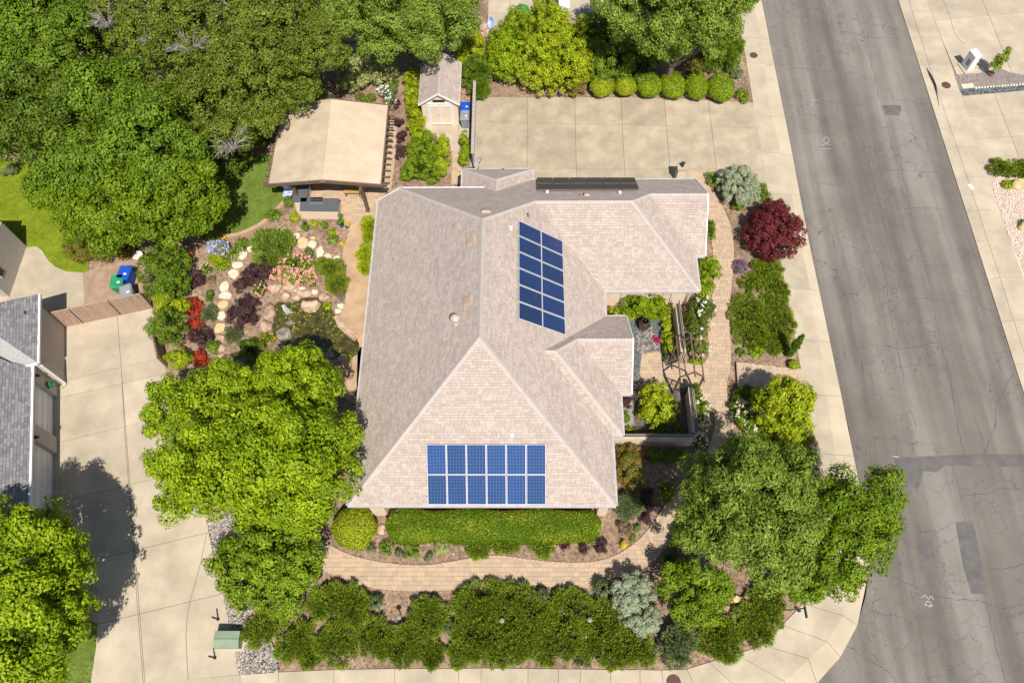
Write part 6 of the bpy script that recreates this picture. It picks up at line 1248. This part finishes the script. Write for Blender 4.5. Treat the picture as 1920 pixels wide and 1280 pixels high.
for px, py, rx, ry, h, mt, lb in [(582, 574, 16, 12, .45, M_rock, 'large round flat boulder standing in the pond'), (505, 585, 14, 14, .4, M_rock, 'large pale boulder on the left shore of the pond'), (499, 612, 11, 11, .35, M_rock, 'boulder just below the large left shore one'), (533, 626, 14, 14, .4, M_rockd, 'dark boulder at the edge of the pond shadow'), (536, 557, 10, 8, .35, M_rock, 'round boulder right of the waterfall'), (555, 557, 9, 7, .3, M_rock, 'second boulder on the pond north shore'), (571, 550, 13, 7, .35, M_rock, 'orange tan slab rock on the north shore'), (543, 538, 14, 9, .3, M_rock, 'flat pinkish rock below the roses'), (515, 542, 14, 10, .35, M_rock, 'flat pinkish rock above the waterfall'), (609, 558, 12, 8, .3, M_rock, 'grey tan rock at the northeast shore'), (616, 666, 10, 7, .25, M_rockd, 'shaded boulder at the south end of the pond'), (626, 680, 11, 8, .25, M_rockd, 'slate slab shaded south of the pond'), (644, 671, 9, 8, .25, M_rock, 'pale rock at the southeast pond corner'), (603, 688, 14, 8, .25, M_rockd, 'shaded rocks beside the slate slab'), (531, 653, 10, 8, .25, M_rockd, 'dark rock under the tree at the pond'), (343 + 200, 604, 8, 5, .15, M_rockd, 'small wet rock in the pond'), (590, 548, 7, 4, .2, M_flag, 'small white rock under the roses'), (566, 542, 8, 4, .2, M_flag, 'second small white rock under the roses'), (638, 574, 7, 5, .2, M_flag, 'small white rock beside the teal pot path'), (634, 583, 6, 4, .2, M_flag, 'lowest small white rock above the flagstone edge'), (556, 418 + 120, 10, 8, .2, M_rock, 'low tan rock between roses and shore'), (459, 620 + 18, 9, 6, .2, M_rock, 'small tan rock by the grey green shrub')]:
    rocky('boulder', px, py, rx, ry, h, mt, lb)
ec = smoothpoly([(633, 592), (637, 604), (645, 616), (657, 626), (670, 636)], 3, False)
for i in range(len(ec) - 1):
    a, b = G(*ec[i]), G(*ec[i + 1]); d_ = (b - a).normalized(); nn = Vector((-d_.y, d_.x, 0)) * .2; g_ = d_ * .02
    V, F = prism([(a + g_ + nn)[:2], (a + g_ - nn)[:2], (b - g_ - nn)[:2], (b - g_ + nn)[:2]], 0, .07 + RN.uniform(0, .02)); raw('edging_stone', V, F, M_rock, None, loc=((a.x + b.x) / 2, (a.y + b.y) / 2, 0), label='squared brown stone in the pond side path edging', cat='edging stone', group='stones edging the pond path')
# waterfall
g = G(534, 579); raw('waterfall', [G(527, 572, .3), G(534, 571, .3), G(543, 581, .06), G(550, 586, .03), G(538, 590, .03), G(531, 582, .08)], [(0, 1, 2, 5), (5, 2, 3, 4)], pm('falling_water', (.12, .13, .09, 1), (.5, .52, .48, 1), 9, .15), None, loc=(g.x, g.y, 0), label='short pale cascade spilling between rocks into the pond', cat='waterfall')

# ---- south front bed
JG = 'spreading junipers in the bottom bed'
def jun(bl_, label, mat=K_jun, group=JG, **k): return shrub('juniper', bl_, mat, label, 'juniper', group, style='needle', L=.18, Wd=.04, sr=.24, cover=2.6, low=-.1, hug=.8, out=1.02, **k)
jun([(486, 1180, 28, 30, .9), (492, 1160, 20, 20, .8)], 'juniper right of the transformer box')
jun([(552, 1196, 34, 34, .9), (540, 1215, 20, 22, .7)], 'juniper above the round valve cover')
jun([(638, 1128, 50, 34, 1.0), (600, 1138, 26, 22, .9), (665, 1150, 28, 20, .9)], 'wide juniper directly below the left end of the paver walk')
jun([(580, 1230, 18, 22, .6)], 'small juniper third from left at the bottom sidewalk')
jun([(632, 1205, 38, 38, .9)], 'round juniper below the wide one')
jun([(700, 1195, 36, 34, .9), (748, 1218, 40, 30, .8), (770, 1190, 28, 22, .8)], 'sprawling juniper in the lower middle left with three lobes')
jun([(800, 1155, 34, 36, 1.0)], 'upright round juniper right of the orange rock')
jun([(812, 1226, 22, 24, .6)], 'small brownish juniper at the bottom sidewalk', tone=(0, .7))
jun([(905, 1130, 46, 38, 1.0), (965, 1130, 44, 36, 1.0), (900, 1190, 46, 48, 1.0), (960, 1190, 46, 50, 1.0), (1000, 1160, 34, 40, .9), (930, 1225, 44, 24, .8)], 'widest juniper mass in the middle of the bottom bed')
jun([(863, 1222, 22, 24, .6)], 'small juniper at the left foot of the widest mass')
jun([(1070, 1135, 34, 30, 1.0), (1050, 1185, 40, 44, .9), (1030, 1215, 34, 30, .8)], 'tall juniper mass just right of the widest one')
jun([(1135, 1165, 36, 36, 1.0), (1155, 1215, 44, 32, .8), (1120, 1205, 30, 36, .8), (1195, 1220, 34, 26, .8)], 'juniper mass below the silver shrub')
jun([(1355, 1198, 44, 36, .8)], 'dark juniper left of the corner rocks', group=None)
jun([(1430, 1150, 34, 34, .9), (1420, 1185, 28, 24, .8), (1440, 1118, 28, 30, .9)], 'upright juniper behind the street sign', group=None)
jun([(1090, 1238, 16, 10, .4)], 'tiny olive juniper at the sidewalk right of centre', mat=K_grey)
shrub('grey_shrub', [(1268, 1207, 34, 40, 1.2), (1285, 1190, 22, 26, 1.1)], K_grey, 'grey green shrub right of the silver one at the bottom', style='needle', L=.18, Wd=.05)
shrub('silver_shrub', [(1188, 1112, 44, 44, 1.9), (1205, 1160, 34, 34, 1.6), (1175, 1135, 26, 26, 1.6)], K_silver, 'large silver grey shrub casting shade on the bottom paver curve', L=.15, Wd=.05, cover=3.4, sr=.2, tone=(.2, 1))
shrub('silver_shrub', [(1385, 345, 38, 34, 1.9), (1400, 360, 26, 22, 1.6), (1368, 338, 22, 22, 1.5)], K_silver, 'silver grey shrub at the top of the front bed near the driveway', L=.15, Wd=.05, cover=3.4, sr=.2, tone=(.2, 1))
shrub('smoke_bush', [(1450, 425, 44, 38, 2.6), (1432, 440, 34, 32, 2.3), (1475, 440, 32, 34, 2.4), (1450, 462, 36, 22, 2.0), (1450, 400, 30, 22, 2.2)], K_red, 'round dark red smoke bush in the front bed', sr=.28, L=.16, Wd=.1, cover=2.6)
for a in [(708, 1130, 17, .8, K_grey, 'tufted lily turf clump right of the wide juniper', 260), (845, 1176, 15, .7, K_grey, 'tufted clump left of the widest juniper mass', 240), (1017, 1116, 16, .9, K_grey, 'tall spiky clump at the walk above the widest juniper', 240), (1128, 1105, 22, 1.1, K_grey, 'tall feathery grass left of the silver shrub', 320), (1380, 1148, 14, .5, K_soft, 'pale blue grass tuft beside the corner rocks', 200)]:
    tuft('grass_clump', a[0], a[1], a[2], a[3], a[4], a[5], n=a[6])
for px, py, rx, ry, h, mt, lb in [(738, 1177, 9, 7, .3, M_rock, 'orange rock next to the left path light'), (591, 1194, 5, 4, .2, M_rock, 'small orange rock between two junipers'), (1097, 1194, 6, 6, .25, M_flag, 'pale rock between the two right juniper masses'), (1405, 1118, 13, 9, .4, M_rock, 'pink brown boulder on the corner behind the hollow one'), (1402, 1140, 10, 16, .4, M_rock, 'hollow knobbly boulder in the corner bed'), (1383, 1123, 10, 8, .3, M_flagt, 'pale yellow rock left of the corner boulders'), (1360, 1137, 7, 7, .25, M_rock, 'small round rock beside the small fresh tree'), (714, 992, 9, 9, .14, M_rock, 'round flat stone between the ball shrub and the long hedge'), (1912, 345, 16, 10, .6, M_flagt, 'long golden boulder in the pale gravel at the right edge'), (1917, 425, 8, 6, .4, M_flagt, 'golden boulder lower at the right edge')]:
    rocky('boulder', px, py, rx, ry, h, mt, lb)
for px, py, r, mt, lb in [(696, 1028, 8, K_grey, 'leftmost small grey plant under the long hedge'), (724, 1027, 13, K_soft, 'small pale shrub second from left under the hedge'), (748, 1038, 8, K_grey, 'tiny grey plant third from left under the hedge'), (772, 1034, 16, K_soft, 'pale shrub fourth from left under the long hedge'), (803, 1042, 8, K_grey, 'tiny grey plant left of the pale variegated one'), (827, 1027, 15, K_varg, 'pale variegated shrub under the middle of the long hedge'), (1059, 1023, 9, K_purp, 'left of three small purple shrubs under the hedge'), (1096, 1026, 11, K_purp, 'middle of three small purple shrubs under the hedge'), (1127, 1022, 13, K_purp, 'right and largest of three small purple shrubs under the hedge'), (1197, 990, 8, K_soft, 'small green tuft in the curve of the bed'), (1169, 1020, 8, K_yel, 'small yellow flowered plant near the walk'), (1172, 989, 15, K_brown, 'brownish shrub right of the long hedge end'), (1186, 1008, 8, K_soft, 'green plantlet right of the yellow flowered one'), (1210, 970, 12, K_purp, 'dark purple shrub beside the tree shadow on the walk')]:
    shrub('bed_plant', [(px, py, r, r * 1.05, .2 + r * .025)], mt, lb, group='small plants in the bed under the hedge', sr=.15, L=.09, Wd=.05)
for px, lb in [(898, 'left of three dark green junipers between hedge and walk'), (950, 'middle of three dark green junipers between hedge and walk'), (1017, 'right of three dark green junipers between hedge and walk')]:
    shrub('juniper', [(px, 1026, 23, 19, .6)], K_juny, lb, 'juniper', 'junipers under the long hedge', style='needle', L=.2, Wd=.045, low=-.1, cover=2.6)
# east side of the house
shrub('mounded_shrub', [(1178, 950, 24, 26, 1.2)], K_grey, 'round olive grey shrub by the southeast house corner', style='needle', L=.14, Wd=.03, tone=(.2, 1))
shrub('nandina', [(1178, 872, 30, 42, 1.5), (1190, 895, 22, 26, 1.3)], K_red_tip, 'red tipped shrub against the east wall south of the courtyard')
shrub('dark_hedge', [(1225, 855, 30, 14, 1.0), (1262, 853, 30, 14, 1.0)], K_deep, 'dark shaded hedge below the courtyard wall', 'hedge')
shrub('maroon_shrub', [(1213, 935, 12, 24, .8)], K_purp, 'shaded maroon shrub right of the olive grey mound')
shrub('flower_bush', [(1247, 922, 18, 22, .8)], K_mid, 'shaded bush with yellow flowers left of the walk', flowers=(K_yel, 22, .09))
shrub('barberry', [(1176, 752, 10, 14, .7)], K_purp, 'maroon bush in the lower courtyard corner')
shrub('court_plant', [(1173, 780, 8, 14, .6)], K_mid, 'strappy green plant against the wall in the lower courtyard')
shrub('court_plant', [(1186, 806, 12, 7, .4)], K_lime, 'lime plant at the lower courtyard picket wall')
shrub('lemon_tree', [(1228, 745, 30, 28, 2.0), (1243, 765, 28, 30, 1.9), (1222, 775, 22, 26, 1.6)], K_lime, 'glossy yellow green lemon tree in the lower courtyard', 'tree', L=.16, Wd=.1)
shrub('court_plant', [(1246, 808, 13, 9, .6)], K_mid, 'round dark plant at the foot of the lemon tree')
shrub('court_plant', [(1270, 805, 11, 10, .6)], K_mid, 'round plant in the lower courtyard corner')
shrub('vine_mound', [(1195, 572, 30, 20, 1.7), (1225, 572, 30, 22, 1.7), (1210, 585, 36, 16, 1.2)], K_bright, 'leafy vine mound over the trellis in the courtyard', tone=(0, .8))
for px, py, rx, ry, lb in [(1150, 584, 15, 8, 'lime plant left of the vine mound under the eave corner'), (1184, 590, 14, 8, 'lime plant below the left of the vine mound'), (1224, 593, 15, 8, 'lime plant just above the fountain right side'), (1246, 590, 10, 12, 'lime plant at the top of the courtyard wall row'), (1251, 613, 12, 14, 'second lime plant down the courtyard wall row'), (1252, 634, 12, 13, 'third lime plant in the courtyard wall row, yellowest'), (1252, 650, 10, 10, 'fourth lime plant in the courtyard wall row')]:
    shrub('lime_plant', [(px, py, rx, ry, .7)], K_lime, lb, group='lime plants around the courtyard')
shrub('blue_plant', [(1256, 668, 9, 10, .5)], K_grey, 'blue green plant at the gate post')
shrub('magenta_flower', [(1231, 636, 7, 7, .4)], K_mag, 'magenta flower clump on the courtyard gravel')
shrub('corner_shrub', [(1330, 505, 22, 26, 1.5), (1328, 530, 18, 20, 1.2)], K_bright, 'spiky green shrub at the northeast house corner', L=.17, Wd=.06)
shrub('corner_shrub', [(1332, 432, 8, 18, .7)], K_mid, 'narrow grass like shrub under the east eave', style='needle')
shrub('lime_plant', [(1316, 555, 8, 12, .5)], K_lime, 'yellow flowered plant left of the walk below the corner shrub', flowers=(K_yel, 10, .08))
shrub('rose_tree', [(1310, 590, 26, 28, 1.5), (1322, 575, 18, 20, 1.3), (1305, 610, 22, 18, 1.3)], K_red_tip, 'big rose bush with white blooms outside the courtyard wall', flowers=(K_wht, 16, .17), tone=(0, .55))
shrub('rose_bush', [(1312, 650, 18, 18, .9), (1300, 640, 12, 12, .8)], K_green, 'pink and peach rose bush outside the entry gate', flowers=(K_blush, 16, .14))
shrub('low_grass', [(1305, 674, 16, 8, .35)], K_bright, 'low bright green mound at the bed end by the gate')
def cypress(px, py, h, r, label):
    g = G(px, py); t = thing('cypress', (g.x, g.y, 0), label, 'cypress', 'slim cypresses'); L_ = [((g.x, g.y, h * f), (r * k, r * k, h * .16)) for f, k in ((.12, .8), (.3, 1), (.5, 1), (.7, .85), (.88, .5))]
    V, F, v = cloud(L_, style='needle', sr=.1, L=.13, Wd=.04, cover=3, low=-.9); raw('foliage', V, F, K_deep, t, var=v); MB().lathe((g.x, g.y, 0), [(.05, 0), (.04, h * .5)], 6).build('trunk', M_trunk, t)
cypress(1478, 667, 2.6, .22, 'slim dark cypress beside the sidewalk above the steps')
cypress(1290, 655, 1.9, .25, 'slim cypress right of the courtyard gate top')
cypress(1296, 742, 1.6, .22, 'slim cypress right of the lower gate post')
shrub('rose_bush', [(1316, 760, 13, 20, .9), (1318, 790, 13, 16, .8)], K_green, 'white and pink rose bush left of the walk bend', flowers=(K_blush, 60, .12))
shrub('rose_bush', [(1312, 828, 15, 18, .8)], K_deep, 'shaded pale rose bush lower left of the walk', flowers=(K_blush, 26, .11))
shrub('rose_bush', [(1390, 775, 20, 24, 1.0), (1408, 795, 16, 20, .9)], K_green, 'pale rose bush left of the yellow green tree', flowers=(K_blush, 60, .12))
shrub('juniper', [(1440, 820, 30, 28, .9), (1480, 835, 36, 34, .9), (1500, 810, 22, 26, .8), (1500, 860, 20, 20, .8)], K_juny, 'pale juniper mass below the yellow green tree', 'juniper', style='needle', L=.22, Wd=.045, low=-.1, cover=2.6)
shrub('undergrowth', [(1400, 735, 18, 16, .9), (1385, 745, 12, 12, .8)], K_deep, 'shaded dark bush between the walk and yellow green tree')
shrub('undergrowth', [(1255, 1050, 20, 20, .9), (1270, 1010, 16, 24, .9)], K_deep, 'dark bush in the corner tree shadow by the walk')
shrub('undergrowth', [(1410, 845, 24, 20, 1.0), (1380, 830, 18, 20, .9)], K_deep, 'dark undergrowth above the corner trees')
for bl_, lb in [([(1437, 505, 28, 18, .7), (1412, 530, 22, 16, .6)], 'uppermost juniper of the front street bed'), ([(1455, 540, 22, 28, .8), (1450, 570, 26, 24, .8)], 'juniper running down beside the sidewalk'), ([(1405, 590, 34, 34, .9), (1410, 625, 30, 26, .9)], 'big round juniper on the walk side of the front bed'), ([(1455, 605, 34, 30, .9), (1450, 635, 30, 22, .8)], 'big juniper on the sidewalk side of the front bed')]:
    shrub('juniper', [(*b_[:4], b_[4] * .62) for b_ in bl_], K_juny, lb, 'juniper', 'junipers in the front street bed', style='needle', L=.19, Wd=.04, sr=.24, cover=2.6, low=-.1, hug=.8, out=1.02)
shrub('violet_flowers', [(1388, 500, 13, 11, .4)], K_grey, 'violet flowering plant below the smoke bush', flowers=(K_viol, 60, .08))
shrub('undergrowth', [(1382, 387, 16, 10, .5)], K_mid, 'green ground cover between silver shrub and smoke bush')
shrub('undergrowth', [(1432, 362, 12, 20, .6)], K_mid, 'green plant right of the top silver shrub')
shrub('undergrowth', [(1337, 336, 14, 14, .6)], K_mid, 'green plant left of the top silver shrub')
for a in [(1417, 663, 16, .5, K_bright, 'strappy bright clump below the front junipers', 260), (1389, 663, 12, .4, K_soft, 'strappy clump beside the walk above the steps', 160), (1451, 664, 10, .4, K_soft, 'thin strappy clump left of the cypress', 120), (1887, 350, 13, .5, K_lime, 'yellow green yucca in the pale gravel', 220), (1857, 141, 8, .3, K_brown, 'brown grass ring at the foot of the street sapling', 160)]:
    tuft('grass_clump', a[0], a[1], a[2], a[3], a[4], a[5], n=a[6])
ball(1488, 683, 10, 9, .45, K_bright, 'tiny round green shrub right of the entrance steps')
shrub('juniper', [(1880, 316, 25, 17, .6), (1915, 316, 20, 18, .6), (1950, 320, 26, 20, .6)], K_jun, 'dark juniper in the pale gravel at the right edge', 'juniper', style='needle', L=.2, Wd=.045, low=-.1, cover=2.8)
shrub('juniper', [(1925, 418, 12, 8, .4)], K_grey, 'blue green shrublet by the right edge boulder', 'juniper')
# street sapling
g = G(1857, 139); t = thing('sapling', (g.x, g.y, 0), 'young leaning street tree with bright leaves on the east verge', 'tree'); MB().tube([g, g + Vector((.03, 0, 1.0)), g + Vector((.05, 0, 2.0))], [.03, .025, .01], 6).build('trunk', M_trunk, t)
V, F, v = cloud([((g.x, g.y, .95), (.45, .4, .4)), ((g.x + .02, g.y, 1.5), (.45, .4, .5)), ((g.x + .05, g.y, 2.05), (.2, .2, .4))], sr=.16, L=.13, Wd=.07, cover=1.8); raw('crown', V, F, K_bright, t, var=v)
for o in list(bpy.data.objects):
    if '_o' in o: del o['_o']
